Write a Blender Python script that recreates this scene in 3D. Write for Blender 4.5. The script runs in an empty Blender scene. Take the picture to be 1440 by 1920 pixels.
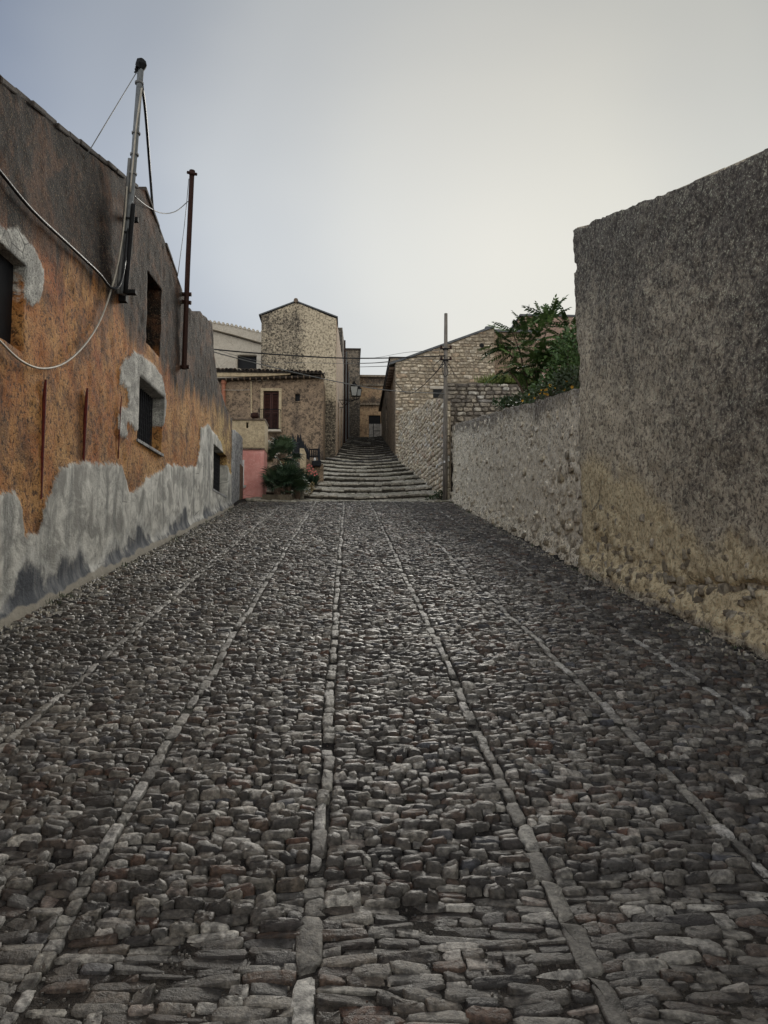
import bpy, bmesh, math, random
import numpy as np
from mathutils import Vector, Matrix

rng = np.random.default_rng(7)
random.seed(7)
SC = bpy.context.scene
COL = SC.collection

# ------------------------------------------------------------------ camera
PITCH, YAW, F = math.radians(4.5), math.radians(2.78), 1440.0
EYE = np.array([0, 0, 1.623])
cam_d = bpy.data.cameras.new('camera')
cam_d.sensor_fit = 'VERTICAL'; cam_d.sensor_height = 24; cam_d.lens = 18
cam_d.clip_start = 0.05; cam_d.clip_end = 3000
cam = bpy.data.objects.new('camera', cam_d); COL.objects.link(cam)
cam.location = EYE; cam.rotation_euler = (math.pi/2+PITCH, 0, -YAW)
SC.camera = cam

# ------------------------------------------------------------------ world: overcast sky with the sun behind thin cloud
SUN_AZ, SUN_EL = math.radians(11.5), math.radians(23)     # azimuth to the right of the street (+Y)
SUN_DIR = Vector((math.sin(SUN_AZ)*math.cos(SUN_EL), math.cos(SUN_AZ)*math.cos(SUN_EL), math.sin(SUN_EL)))
w = bpy.data.worlds.new('World'); SC.world = w; w.use_nodes = True
nt = w.node_tree; nt.nodes.clear()
def wn(t): return nt.nodes.new(t)
out = wn('ShaderNodeOutputWorld'); bg = wn('ShaderNodeBackground'); bg.inputs['Strength'].default_value = 0.1
sky = wn('ShaderNodeTexSky'); sky.sky_type = 'NISHITA'; sky.sun_disc = False
sky.sun_elevation = SUN_EL; sky.sun_rotation = SUN_AZ; sky.dust_density = 0.5
tc = wn('ShaderNodeTexCoord')
dot = wn('ShaderNodeVectorMath'); dot.operation = 'DOT_PRODUCT'; dot.inputs[1].default_value = SUN_DIR
nt.links.new(tc.outputs['Generated'], dot.inputs[0])
acos = wn('ShaderNodeMath'); acos.operation = 'ARCCOSINE'; nt.links.new(dot.outputs['Value'], acos.inputs[0])
cn = wn('ShaderNodeTexNoise'); cn.inputs['Scale'].default_value = 1.3; cn.inputs['Detail'].default_value = 4; cn.inputs['Roughness'].default_value = .5
mp = wn('ShaderNodeMapping'); mp.inputs['Scale'].default_value = (1, 1, 2.0); nt.links.new(tc.outputs['Generated'], mp.inputs['Vector']); nt.links.new(mp.outputs[0], cn.inputs['Vector'])
ma = wn('ShaderNodeMath'); ma.operation = 'MULTIPLY_ADD'; ma.inputs[1].default_value = 0.34; ma.inputs[2].default_value = -0.17
nt.links.new(cn.outputs['Fac'], ma.inputs[0])
ad = wn('ShaderNodeMath'); ad.operation = 'ADD'; nt.links.new(acos.outputs[0], ad.inputs[0]); nt.links.new(ma.outputs[0], ad.inputs[1])
dv = wn('ShaderNodeMath'); dv.operation = 'DIVIDE'; dv.inputs[1].default_value = math.pi; nt.links.new(ad.outputs[0], dv.inputs[0])
rp = wn('ShaderNodeValToRGB'); nt.links.new(dv.outputs[0], rp.inputs[0])
cr = rp.color_ramp; cr.interpolation = 'EASE'
SKY = [(0.0, (.278, .278, .264)), (.05, (.270, .272, .260)), (.10, (.234, .241, .240)), (.15, (.170, .183, .198)), (.21, (.097, .115, .148)), (.28, (.057, .071, .103)), (.38, (.22, .235, .265)), (.55, (.45, .455, .455)), (1, (.52, .52, .51))]
cr.elements[0].position, cr.elements[0].color = SKY[0][0], (*SKY[0][1], 1)
cr.elements[1].position, cr.elements[1].color = SKY[-1][0], (*SKY[-1][1], 1)
for p, c in SKY[1:-1]:
    e = cr.elements.new(p); e.color = (*c, 1)
sc10 = wn('ShaderNodeVectorMath'); sc10.operation = 'SCALE'; sc10.inputs['Scale'].default_value = 10.0
nt.links.new(rp.outputs[0], sc10.inputs[0])
sx_ = wn('ShaderNodeSeparateXYZ'); nt.links.new(tc.outputs['Generated'], sx_.inputs[0])
zr = wn('ShaderNodeValToRGB'); nt.links.new(sx_.outputs[2], zr.inputs[0]); zr.color_ramp.interpolation = 'EASE'
zr.color_ramp.elements[0].position = .36; zr.color_ramp.elements[0].color = (1.05, 1.05, 1.05, 1); zr.color_ramp.elements[1].position = .66; zr.color_ramp.elements[1].color = (.80, .79, .775, 1)
zm = wn('ShaderNodeVectorMath'); zm.operation = 'MULTIPLY'; nt.links.new(sc10.outputs[0], zm.inputs[0]); nt.links.new(zr.outputs[0], zm.inputs[1])
mx = wn('ShaderNodeMix'); mx.data_type = 'RGBA'; mx.inputs[0].default_value = 0.98
nt.links.new(sky.outputs[0], mx.inputs[6]); xr = wn('ShaderNodeValToRGB'); xm = wn('ShaderNodeMapRange'); xm.inputs[1].default_value = -.6; xm.inputs[2].default_value = .6; nt.links.new(sx_.outputs[0], xm.inputs[0]); nt.links.new(xm.outputs[0], xr.inputs[0])
xr.color_ramp.interpolation = 'EASE'; xr.color_ramp.elements[0].color = (.93, .97, 1.06, 1); xr.color_ramp.elements[0].position = .1; xr.color_ramp.elements[1].color = (1.07, 1.04, .97, 1); xr.color_ramp.elements[1].position = .95
zx = wn('ShaderNodeVectorMath'); zx.operation = 'MULTIPLY'; nt.links.new(zm.outputs[0], zx.inputs[0]); nt.links.new(xr.outputs[0], zx.inputs[1])
nt.links.new(zx.outputs[0], mx.inputs[7])
nt.links.new(mx.outputs[2], bg.inputs['Color']); nt.links.new(bg.outputs[0], out.inputs[0])

# ------------------------------------------------------------------ sun (veiled)
sd = bpy.data.lights.new('sun', 'SUN'); sd.energy = 1.0; sd.angle = math.radians(14); sd.color = (1, .95, .86)
so = bpy.data.objects.new('sun', sd); COL.objects.link(so)
so.rotation_euler = (-SUN_DIR).to_track_quat('-Z', 'Y').to_euler()
so.location = (3, 10, 20)

SC.view_settings.view_transform = 'Standard'; SC.view_settings.look = 'None'
SC.view_settings.exposure = 1.34; SC.view_settings.gamma = 1.0
SC.view_settings.use_curve_mapping = False
SC.render.engine = 'CYCLES'
SC.cycles.max_bounces = 6; SC.cycles.diffuse_bounces = 3

# ------------------------------------------------------------------ measuring: a pixel of the 1440x1920 photograph -> a point on a real plane
_fh = np.array([math.sin(YAW), math.cos(YAW), 0]); _R = np.array([math.cos(YAW), -math.sin(YAW), 0]); _Z = np.array([0, 0, 1.])
_FW = math.cos(PITCH)*_fh+math.sin(PITCH)*_Z; _UP = -math.sin(PITCH)*_fh+math.cos(PITCH)*_Z
def ray(px, py): return _FW+_R*(px-720)/F+_UP*(960-py)/F
def at(px, py, Y):
    d = ray(px, py); return EYE+d*(Y/d[1])
def on_wall(px, py, a, b):
    """(s, z) on the vertical plane through plan points a and b"""
    d = ray(px, py); t2 = np.array([b[0]-a[0], b[1]-a[1]]); L = np.hypot(*t2); t2 = t2/L
    n = np.array([t2[1], -t2[0]])
    k = (np.array(a)-EYE[:2])@n/(d[:2]@n)
    p = EYE+k*d
    return float((p[:2]-np.array(a))@t2), float(p[2])
def proj(p):
    q = np.asarray(p)-EYE; zc = q@_FW
    return 720+F*(q@_R)/zc, 960-F*(q@_UP)/zc, zc
SLOPE = 0.17
STAIR_Y, STEP_L, STEP_H, TREAD = 20.5, 1.5, 0.3475, 0.165
def road_z(y): return SLOPE*np.asarray(y, float)
def street_z(y):
    y = np.asarray(y, float)
    return np.where(y < STAIR_Y, SLOPE*y, SLOPE*STAIR_Y+(y-STAIR_Y)*STEP_H/STEP_L)

# ------------------------------------------------------------------ numpy noise
def _h(ix, iy, iz, seed):
    h = (ix.astype(np.int64)*374761393+iy.astype(np.int64)*668265263+iz.astype(np.int64)*2147483647+seed*974711) & 0xffffffff
    h = ((h ^ (h >> 13))*1274126177) & 0xffffffff
    h = ((h ^ (h >> 16))*2246822519) & 0xffffffff
    return ((h ^ (h >> 15)) & 0xffffff)/16777215.0
def vnoise(x, y, z=None, seed=0):
    x = np.asarray(x, float); y = np.asarray(y, float); z = np.zeros_like(x) if z is None else np.asarray(z, float)
    ix, iy, iz = np.floor(x), np.floor(y), np.floor(z)
    fx, fy, fz = x-ix, y-iy, z-iz
    fx, fy, fz = [f*f*(3-2*f) for f in (fx, fy, fz)]
    r = 0
    for dx in (0, 1):
        for dy in (0, 1):
            for dz in (0, 1):
                wt = (fx if dx else 1-fx)*(fy if dy else 1-fy)*(fz if dz else 1-fz)
                r = r+wt*_h(ix+dx, iy+dy, iz+dz, seed)
    return r
def fbm(x, y, z=None, oct=4, seed=0, rough=.5):
    r = 0; a = 1; t = 0; f = 1
    for o in range(oct):
        r = r+a*vnoise(np.asarray(x)*f, np.asarray(y)*f, None if z is None else np.asarray(z)*f, seed+o*17); t += a; a *= rough; f *= 2.03
    return r/t
def worley(x, y, seed=0):
    ix, iy = np.floor(x), np.floor(y); best = np.full(np.shape(x), 9.)
    zz = np.zeros_like(ix)
    for dx in (-1, 0, 1):
        for dy in (-1, 0, 1):
            cx = ix+dx+_h(ix+dx, iy+dy, zz, seed); cy = iy+dy+_h(ix+dx, iy+dy, zz, seed+5)
            best = np.minimum(best, np.hypot(x-cx, y-cy))
    return best
def sstep(a, b, x): t = np.clip((x-a)/(b-a), 0, 1); return t*t*(3-2*t)
def poly_sd(px, py, poly):
    """signed distance, positive inside"""
    P = np.asarray(poly, float); n = len(P); d = np.full(px.shape, 1e9); ins = np.zeros(px.shape, bool)
    for i in range(n):
        a, b = P[i], P[(i+1) % n]; e = b-a
        t = np.clip(((px-a[0])*e[0]+(py-a[1])*e[1])/max(e@e, 1e-9), 0, 1)
        d = np.minimum(d, np.hypot(px-a[0]-t*e[0], py-a[1]-t*e[1]))
        c = ((a[1] <= py) != (b[1] <= py))
        with np.errstate(divide='ignore', invalid='ignore'):
            xi = a[0]+(py-a[1])*e[0]/(e[1] if e[1] else 1e-9)
        ins ^= c & (px < xi)
    return np.where(ins, d, -d)

# ------------------------------------------------------------------ node materials
class NM:
    def __init__(s, name):
        s.m = bpy.data.materials.new(name); s.m.use_nodes = True; s.t = s.m.node_tree
        s.b = s.t.nodes['Principled BSDF']; s.b.inputs['Roughness'].default_value = .85
        s.b.inputs['Specular IOR Level'].default_value = .25
        s.geo = s.t.nodes.new('ShaderNodeNewGeometry')
    def L(s, a, b): s.t.links.new(a, b)
    def val(s, v, sock):
        if isinstance(v, (int, float)): sock.default_value = v
        elif isinstance(v, (tuple, list)): sock.default_value = (*v, 1) if len(v) == 3 and len(sock.default_value) == 4 else v
        else: s.L(v, sock)
    def pos(s, scale=(1, 1, 1)):
        n = s.t.nodes.new('ShaderNodeMapping'); n.inputs['Scale'].default_value = scale; s.L(s.geo.outputs['Position'], n.inputs['Vector']); return n.outputs[0]
    def noise(s, scale, detail=4, rough=.55, vec=None, dist=0):
        n = s.t.nodes.new('ShaderNodeTexNoise'); n.inputs['Scale'].default_value = scale; n.inputs['Detail'].default_value = detail
        n.inputs['Roughness'].default_value = rough; n.inputs['Distortion'].default_value = dist
        s.L(vec if vec is not None else s.geo.outputs['Position'], n.inputs['Vector']); return n.outputs['Fac']
    def voro(s, scale, vec=None, feature='F1', out='Distance'):
        n = s.t.nodes.new('ShaderNodeTexVoronoi'); n.feature = feature; n.inputs['Scale'].default_value = scale
        s.L(vec if vec is not None else s.geo.outputs['Position'], n.inputs['Vector']); return n.outputs[out]
    def ramp(s, f, stops, interp='LINEAR'):
        n = s.t.nodes.new('ShaderNodeValToRGB'); c = n.color_ramp; c.interpolation = interp
        def col(v): return (v, v, v, 1) if isinstance(v, (int, float)) else (*v, 1)
        c.elements[0].position, c.elements[0].color = stops[0][0], col(stops[0][1])
        c.elements[1].position, c.elements[1].color = stops[-1][0], col(stops[-1][1])
        for p, v in stops[1:-1]: c.elements.new(p).color = col(v)
        s.val(f, n.inputs[0]); return n.outputs[0]
    def mix(s, f, a, b, mode='MIX'):
        n = s.t.nodes.new('ShaderNodeMix'); n.data_type = 'RGBA'; n.blend_type = mode
        s.val(f, n.inputs[0]); s.val(a, n.inputs[6]); s.val(b, n.inputs[7]); return n.outputs[2]
    def math(s, op, a, b=0.0, c=0.0, clamp=False):
        n = s.t.nodes.new('ShaderNodeMath'); n.operation = op; n.use_clamp = clamp
        for v, i in ((a, 0), (b, 1), (c, 2)): s.val(v, n.inputs[i])
        return n.outputs[0]
    def sm(s, x, a, b):
        n = s.t.nodes.new('ShaderNodeMapRange'); n.interpolation_type = 'SMOOTHSTEP'; s.val(x, n.inputs[0]); n.inputs[1].default_value = a; n.inputs[2].default_value = b; return n.outputs[0]
    def attr(s, name, out='Fac'):
        n = s.t.nodes.new('ShaderNodeAttribute'); n.attribute_name = name; return n.outputs[out]
    def objrnd(s):
        return s.t.nodes.new('ShaderNodeObjectInfo').outputs['Random']
    def bump(s, h, dist=.01, strength=1.0, prev=None):
        n = s.t.nodes.new('ShaderNodeBump'); n.inputs['Distance'].default_value = dist; n.inputs['Strength'].default_value = strength
        s.L(h, n.inputs['Height'])
        if prev is not None: s.L(prev, n.inputs['Normal'])
        return n.outputs[0]
    def done(s, col, nrm=None, rough=None, metal=None):
        s.val(col, s.b.inputs['Base Color'])
        if nrm is not None: s.L(nrm, s.b.inputs['Normal'])
        if rough is not None: s.val(rough, s.b.inputs['Roughness'])
        if metal is not None: s.val(metal, s.b.inputs['Metallic'])
        return s.m

def plain(name, c, rough=.7, metal=0, var=.35, scale=12, bump=.003):
    m = NM(name); n = m.noise(scale, 5, .6); f = m.ramp(n, [(.3, 1-var), (.7, 1+var*.4)])
    col = m.mix(1.0, c, f, 'MULTIPLY')
    return m.done(col, m.bump(m.noise(scale*5, 4, .6), bump), rough, metal)

def render_mat(name, pale, mid, dirt, speck=26, pit=.6, grime=.55, streak=.5, bump=.02, extra=None, warm=None, warm2=None):
    """rough lime render: big blotches, run-off streaks, dark pits between the grains"""
    m = NM(name)
    big = m.noise(.55, 6, .62, dist=.6); med = m.noise(3.2, 6, .65)
    st = m.noise(1.0, 5, .6, vec=m.pos((2.4, 2.4, .28)))
    gr = m.noise(speck, 6, .7, dist=.4); g2 = m.noise(speck*2.7, 4, .65)
    col = m.mix(m.sm(med, .35, .65), mid, pale)
    blot = m.math('ADD', m.math('MULTIPLY', big, .55), m.math('MULTIPLY', st, .45))
    dark_amt = m.attr('dark')  # darkening mask stored per vertex
    amount = m.math('ADD', m.math('MULTIPLY', m.sm(blot, .46, .66), grime), dark_amt)
    brk = m.math('ADD', amount, m.math('MULTIPLY', m.math('SUBTRACT', m.noise(9, 5, .7), .5), 1.1))
    col = m.mix(m.math('MULTIPLY', m.sm(brk, .2, .85), .9), col, dirt)
    zone = m.sm(m.math('ADD', m.attr('pale'), m.math('MULTIPLY', m.math('SUBTRACT', med, .5), .9)), .3, .7)
    col = m.mix(zone, col, m.mix(m.sm(gr, .3, .65), warm or mid, warm2 or pale))
    if extra: col = extra(m, col)
    drip = m.sm(m.noise(1.0, 6, .7, vec=m.pos((5.5, 5.5, .22))), .55, .72)
    col = m.mix(m.math('MULTIPLY', drip, .35*streak*2), col, tuple(1.3*v for v in dirt))
    crk = m.math('MULTIPLY', m.sm(m.voro(.8, m.mix(.12, m.geo.outputs['Position'], m.t.nodes[-1].outputs[0]) if False else m.pos((1, 1, 1)), 'DISTANCE_TO_EDGE'), .010, .003), m.sm(m.noise(.7, 3, .6), .53, .62))
    col = m.mix(m.math('MULTIPLY', crk, .6), col, tuple(.5*v for v in dirt))
    keep = m.math('SUBTRACT', 1.0, m.math('MULTIPLY', zone, .45))
    pits = m.math('MULTIPLY', m.math('MULTIPLY', m.sm(gr, .505, .42), pit), keep)
    col = m.mix(pits, col, tuple(.38*v for v in dirt))
    hl = m.math('MULTIPLY', m.sm(g2, .52, .62), m.sm(gr, .48, .54))
    col = m.mix(m.math('MULTIPLY', hl, .75), col, tuple(min(.78, 1.3*v) for v in pale))
    h = m.math('ADD', m.math('MULTIPLY', gr, 1.0), m.math('MULTIPLY', g2, .35))
    nr = m.bump(med, bump*2, .6); nr = m.bump(h, bump, 1.0, nr)
    return m.done(col, nr, .92)

# ------------------------------------------------------------------ objects
def tag(o, label=None, cat=None, group=None, kind=None):
    if label: o['label'] = label
    if cat: o['category'] = cat
    if group: o['group'] = group
    if kind or label: o['kind'] = kind or 'thing'
    return o
def empty(name, loc, label=None, cat=None, group=None, kind=None):
    o = bpy.data.objects.new(name, None); COL.objects.link(o); o.location = loc; o.empty_display_size = .2
    return tag(o, label, cat, group, kind)
def wloc(o):
    if o.parent is None: return o.location.copy()
    return wloc(o.parent)+o.matrix_parent_inverse.translation+o.location
def link(name, me, mat=None, parent=None, smooth=False):
    o = bpy.data.objects.new(name, me); COL.objects.link(o)
    if mat is not None and not me.materials: me.materials.append(mat)
    if parent is not None:
        o.parent = parent; o.matrix_parent_inverse = Matrix.Translation(-wloc(parent))
    if smooth: me.shade_smooth()
    return o
def np_mesh(name, V, polys, attrs=None, smooth=False):
    """polys: list of int arrays (n, k)"""
    me = bpy.data.meshes.new(name); V = np.asarray(V, np.float32)
    me.vertices.add(len(V)); me.vertices.foreach_set('co', V.ravel())
    polys = [np.asarray(p, np.int32) for p in polys if len(p)]
    nl = sum(p.size for p in polys); npn = sum(len(p) for p in polys)
    me.loops.add(nl); me.polygons.add(npn)
    me.loops.foreach_set('vertex_index', np.concatenate([p.ravel() for p in polys]))
    tot = np.concatenate([np.full(len(p), p.shape[1], np.int32) for p in polys])
    st = np.concatenate([[0], np.cumsum(tot)[:-1]]).astype(np.int32)
    me.polygons.foreach_set('loop_start', st); me.polygons.foreach_set('loop_total', tot)
    me.update(calc_edges=True)
    for k, a in (attrs or {}).items():
        at_ = me.attributes.new(k, 'FLOAT', 'POINT'); at_.data.foreach_set('value', np.asarray(a, np.float32))
    if smooth: me.shade_smooth()
    return me

class MB:
    """collects boxes, bars, tubes and prisms into one mesh"""
    def __init__(s): s.v = []; s.f = []
    def add(s, v, f):
        o = len(s.v); s.v += [tuple(map(float, p)) for p in v]; s.f += [tuple(i+o for i in q) for q in f]; return s
    def box(s, a, b):
        (x0, y0, z0), (x1, y1, z1) = a, b
        return s.add([(x0, y0, z0), (x1, y0, z0), (x1, y1, z0), (x0, y1, z0), (x0, y0, z1), (x1, y0, z1), (x1, y1, z1), (x0, y1, z1)],
                     [(0, 3, 2, 1), (4, 5, 6, 7), (0, 1, 5, 4), (1, 2, 6, 5), (2, 3, 7, 6), (3, 0, 4, 7)])
    def hexa(s, p): return s.add(p, [(0, 3, 2, 1), (4, 5, 6, 7), (0, 1, 5, 4), (1, 2, 6, 5), (2, 3, 7, 6), (3, 0, 4, 7)])
    def tube(s, pts, r, n=7, cap=True):
        P = [Vector(p) for p in pts]; R = r if isinstance(r, (list, tuple)) else [r]*len(P); V = []; Fc = []
        up = Vector((0, 0, 1))
        for i, p in enumerate(P):
            t = (P[min(i+1, len(P)-1)]-P[max(i-1, 0)]).normalized()
            u = t.cross(up if abs(t.z) < .95 else Vector((1, 0, 0))).normalized(); v2 = t.cross(u)
            for k in range(n):
                a = 2*math.pi*k/n; V.append(p+R[i]*(math.cos(a)*u+math.sin(a)*v2))
        for i in range(len(P)-1):
            for k in range(n):
                a, b = i*n+k, i*n+(k+1) % n; Fc.append((a, b, b+n, a+n))
        if cap: Fc.append(tuple(range(n-1, -1, -1))); Fc.append(tuple((len(P)-1)*n+k for k in range(n)))
        return s.add(V, Fc)
    def prism(s, poly, vec):
        """poly: 3-D points of a flat outline, extruded by vec"""
        n = len(poly); v = [Vector(p) for p in poly]; e = Vector(vec)
        return s.add(v+[p+e for p in v], [tuple(range(n-1, -1, -1)), tuple(range(n, 2*n))]+[(i, (i+1) % n, (i+1) % n+n, i+n) for i in range(n)])
    def mesh(s, name):
        me = bpy.data.meshes.new(name); me.from_pydata(s.v, [], s.f); me.update()
        bm = bmesh.new(); bm.from_mesh(me); bmesh.ops.recalc_face_normals(bm, faces=bm.faces); bm.to_mesh(me); bm.free()
        return me
    def build(s, name, mat, parent=None, smooth=False, bevel=0):
        me = s.mesh(name)
        if bevel:
            bm = bmesh.new(); bm.from_mesh(me)
            bmesh.ops.bevel(bm, geom=bm.edges[:], offset=bevel, segments=1, affect='EDGES', clamp_overlap=True); bm.to_mesh(me); bm.free()
        return link(name, me, mat, parent, smooth)

def spline(pts, n=8):
    P = [np.array(p, float) for p in pts]; P = [2*P[0]-P[1]]+P+[2*P[-1]-P[-2]]; out = []
    for i in range(1, len(P)-2):
        a, b, c, d = P[i-1:i+3]
        for k in range(n):
            t = k/n; out.append(.5*((2*b)+(-a+c)*t+(2*a-5*b+4*c-d)*t*t+(-a+3*b-3*c+d)*t**3))
    out.append(P[-2]); return out
def sag(a, b, drop, n=16):
    a = np.array(a, float); b = np.array(b, float)
    return [a+(b-a)*i/n-np.array([0, 0, drop*4*(i/n)*(1-i/n)]) for i in range(n+1)]

def lines_with(a, b, step, exact):
    L = list(np.arange(a, b+step*.5, step)); L[-1] = b
    for e in exact:
        L = [x for x in L if abs(x-e) > step*.45]+[e]
    return np.array(sorted(set(L)))
def prof(p):
    if callable(p): return p
    if isinstance(p, (int, float)): return lambda s: np.full(np.shape(s), float(p))
    P = np.array(sorted(p)); return lambda s: np.interp(s, P[:, 0], P[:, 1])

def wall_sheet(name, a, b, base, top, mat, parent=None, holes=(), cell=.05, disp=None, attrs=None, thick=.4, smooth=True, srange=None, top_rough=0.0):
    """a wall along plan line a->b, its face to the right of that direction; openings have real reveals"""
    a = np.array(a, float); b = np.array(b, float); t = b-a; Ln = np.hypot(*t); t /= Ln; nrm = np.array([t[1], -t[0]])
    base, top = prof(base), prof(top); s0, s1 = srange or (0, Ln)
    ex = [h[0] for h in holes]+[h[1] for h in holes]
    S = lines_with(s0, s1, cell, [e for e in ex if s0 < e < s1])
    tz = top(S); bz = base(S)
    if top_rough: tz = tz+top_rough*(fbm(S*2.2+a[0]*3.1, S*0, oct=5, seed=91, rough=.65)-.5)*2
    Zl = lines_with(bz.min(), max(tz.max(), bz.min()+cell*2), cell, [h[2] for h in holes]+[h[3] for h in holes])
    jt = np.abs(Zl[None]-tz[:, None]).argmin(1); jb = np.abs(Zl[None]-bz[:, None]).argmin(1)
    jt = np.maximum(jt, jb+1); ns, nz = len(S), len(Zl)
    SS, ZZ = np.meshgrid(S, Zl, indexing='ij'); ZZ = ZZ.copy()
    I = np.arange(ns); ZZ[I, np.minimum(jt, nz-1)] = tz; ZZ[I, jb] = bz
    idx = np.arange(ns*nz).reshape(ns, nz)
    jj = np.arange(nz-1)[None]
    lo = np.maximum(jb[:-1], jb[1:])[:, None]; hi = np.minimum(jt[:-1], jt[1:])[:, None]
    ok = (jj >= lo) & (jj < hi)
    sc_, zc_ = (S[:-1]+S[1:])/2, (Zl[:-1]+Zl[1:])/2
    for h in holes:
        ok &= ~((sc_[:, None] > h[0]) & (sc_[:, None] < h[1]) & (zc_[None] > h[2]) & (zc_[None] < h[3]))
    ii, kk = np.nonzero(ok)
    quads = np.stack([idx[ii, kk], idx[ii+1, kk], idx[ii+1, kk+1], idx[ii, kk+1]], 1)
    tris = []
    for i in range(ns-1):
        p, q = jt[i], jt[i+1]
        if p < q: tris += [(idx[i, p], idx[i+1, k], idx[i+1, k+1]) for k in range(max(p, jb[i+1]), q)]
        elif q < p: tris += [(idx[i, k], idx[i+1, q], idx[i, k+1]) for k in range(max(q, jb[i]), p)]
        p, q = jb[i], jb[i+1]
        if p < q: tris += [(idx[i, k], idx[i+1, q], idx[i, k+1]) for k in range(p, min(q, jt[i]))]
        elif q < p: tris += [(idx[i, p], idx[i+1, k], idx[i+1, k+1]) for k in range(q, min(p, jt[i+1]))]
    tris = np.array(tris, np.int64).reshape(-1, 3)
    fs, fz = SS.ravel(), ZZ.ravel()
    used = np.zeros(ns*nz, bool); used[quads.ravel()] = True; used[tris.ravel()] = True
    new = np.cumsum(used)-1; fs, fz = fs[used], fz[used]; quads = new[quads]; tris = new[tris]
    d = disp(fs, fz) if disp is not None else np.zeros_like(fs)
    V = np.stack([a[0]+t[0]*fs+nrm[0]*d, a[1]+t[1]*fs+nrm[1]*d, fz], 1)
    A = {k: v for k, v in (attrs(fs, fz) if attrs else {}).items()}
    E = [quads[:, [0, 1]], quads[:, [1, 2]], quads[:, [2, 3]], quads[:, [3, 0]]]
    if len(tris): E += [tris[:, [0, 1]], tris[:, [1, 2]], tris[:, [2, 0]]]
    E = np.concatenate(E); key = np.sort(E, 1); key = key[:, 0]*len(V)+key[:, 1]
    _, first, cnt = np.unique(key, return_index=True, return_counts=True)
    B = E[first[cnt == 1]]
    bv = np.unique(B); mp_ = np.full(len(V), -1); mp_[bv] = len(V)+np.arange(len(bv))
    BV = np.stack([a[0]+t[0]*fs[bv]-nrm[0]*thick, a[1]+t[1]*fs[bv]-nrm[1]*thick, fz[bv]], 1)
    side = np.stack([B[:, 1], B[:, 0], mp_[B[:, 0]], mp_[B[:, 1]]], 1)
    A = {k: np.concatenate([v, v[bv]]) for k, v in A.items()}
    me = np_mesh(name, np.concatenate([V, BV]), [quads, tris, side], A, smooth)
    if smooth:
        fl = np.ones(len(me.polygons), bool); fl[len(quads)+len(tris):] = False
        me.polygons.foreach_set('use_smooth', fl)
    return link(name, me, mat, parent)

def stone_geo(outl, h, depth, frame, tint, rings=((1.0, -1), (.97, .45), (.84, .85), (.5, 1.0)), jit=.10, tilt=.12):
    """outl (N,K,2) local outlines; frame(u, v, w) -> world; returns V, faces, attrs for N domed irregular stones"""
    N, K = outl.shape[:2]; c = outl.mean(1, keepdims=True); R = len(rings)
    g = rng
    size = np.ptp(outl, axis=1)[:, None, :]
    tl = g.normal(0, tilt, (N, 1, 2))*np.minimum(1, .07/np.maximum(size, 1e-4))
    rows = []
    for sc, hh in rings:
        p = c+(outl-c)*sc
        p = p+g.normal(0, jit*.35, (N, K, 1))*(outl-c)*(1 if hh > 0 else .2)
        if hh < 0: wv = np.broadcast_to(-depth[:, None], (N, K)).copy()
        else:
            wv = h[:, None]*hh*(1+g.normal(0, jit, (N, K)))+((p-c)*tl).sum(2)
        rows.append(np.concatenate([p, wv[..., None]], 2))
    ctr = np.concatenate([c+((outl-c)*g.uniform(-.12, .12, (N, K, 1))).mean(1, keepdims=True), (h*1.02)[:, None, None]], 2)
    P = np.concatenate(rows+[ctr], 1)             # N, R*K+1, 3
    n1 = R*K+1
    V = frame(P[..., 0].ravel(), P[..., 1].ravel(), P[..., 2].ravel())
    k = np.arange(K); k2 = (k+1) % K
    q = np.concatenate([np.stack([r*K+k, r*K+k2, (r+1)*K+k2, (r+1)*K+k], 1) for r in range(R-1)])
    tr = np.stack([(R-1)*K+k, (R-1)*K+k2, np.full(K, R*K)], 1)
    off = (np.arange(N)*n1)[:, None, None]
    return V, (q[None]+off).reshape(-1, 4), (tr[None]+off).reshape(-1, 3), np.repeat(tint, n1)
def outlines(cx, cy, w, h, K=10, sq=.5, jit=.07):
    N = len(cx); th = (np.arange(K)/K*2*np.pi)[None]+rng.uniform(0, .5, (N, 1))
    ct, st = np.cos(th), np.sin(th)
    sqr = np.clip(rng.normal(sq, .07, (N, 1)), .3, .8)
    ux = np.sign(ct)*np.abs(ct)**sqr; uy = np.sign(st)*np.abs(st)**sqr
    mn = np.minimum(w, h)[:, None]; rot = rng.normal(0, .05, (N, 1))
    x = ux*w[:, None]/2+rng.normal(0, jit*.62, (N, K))*mn; y = uy*h[:, None]/2*(1+rng.normal(0, .10, (N, 1))*np.sign(ux)*np.abs(ux))+rng.normal(0, jit*.5, (N, K))*mn
    y = y+x*rot
    return np.stack([cx[:, None]+x, cy[:, None]+y], 2)

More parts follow.
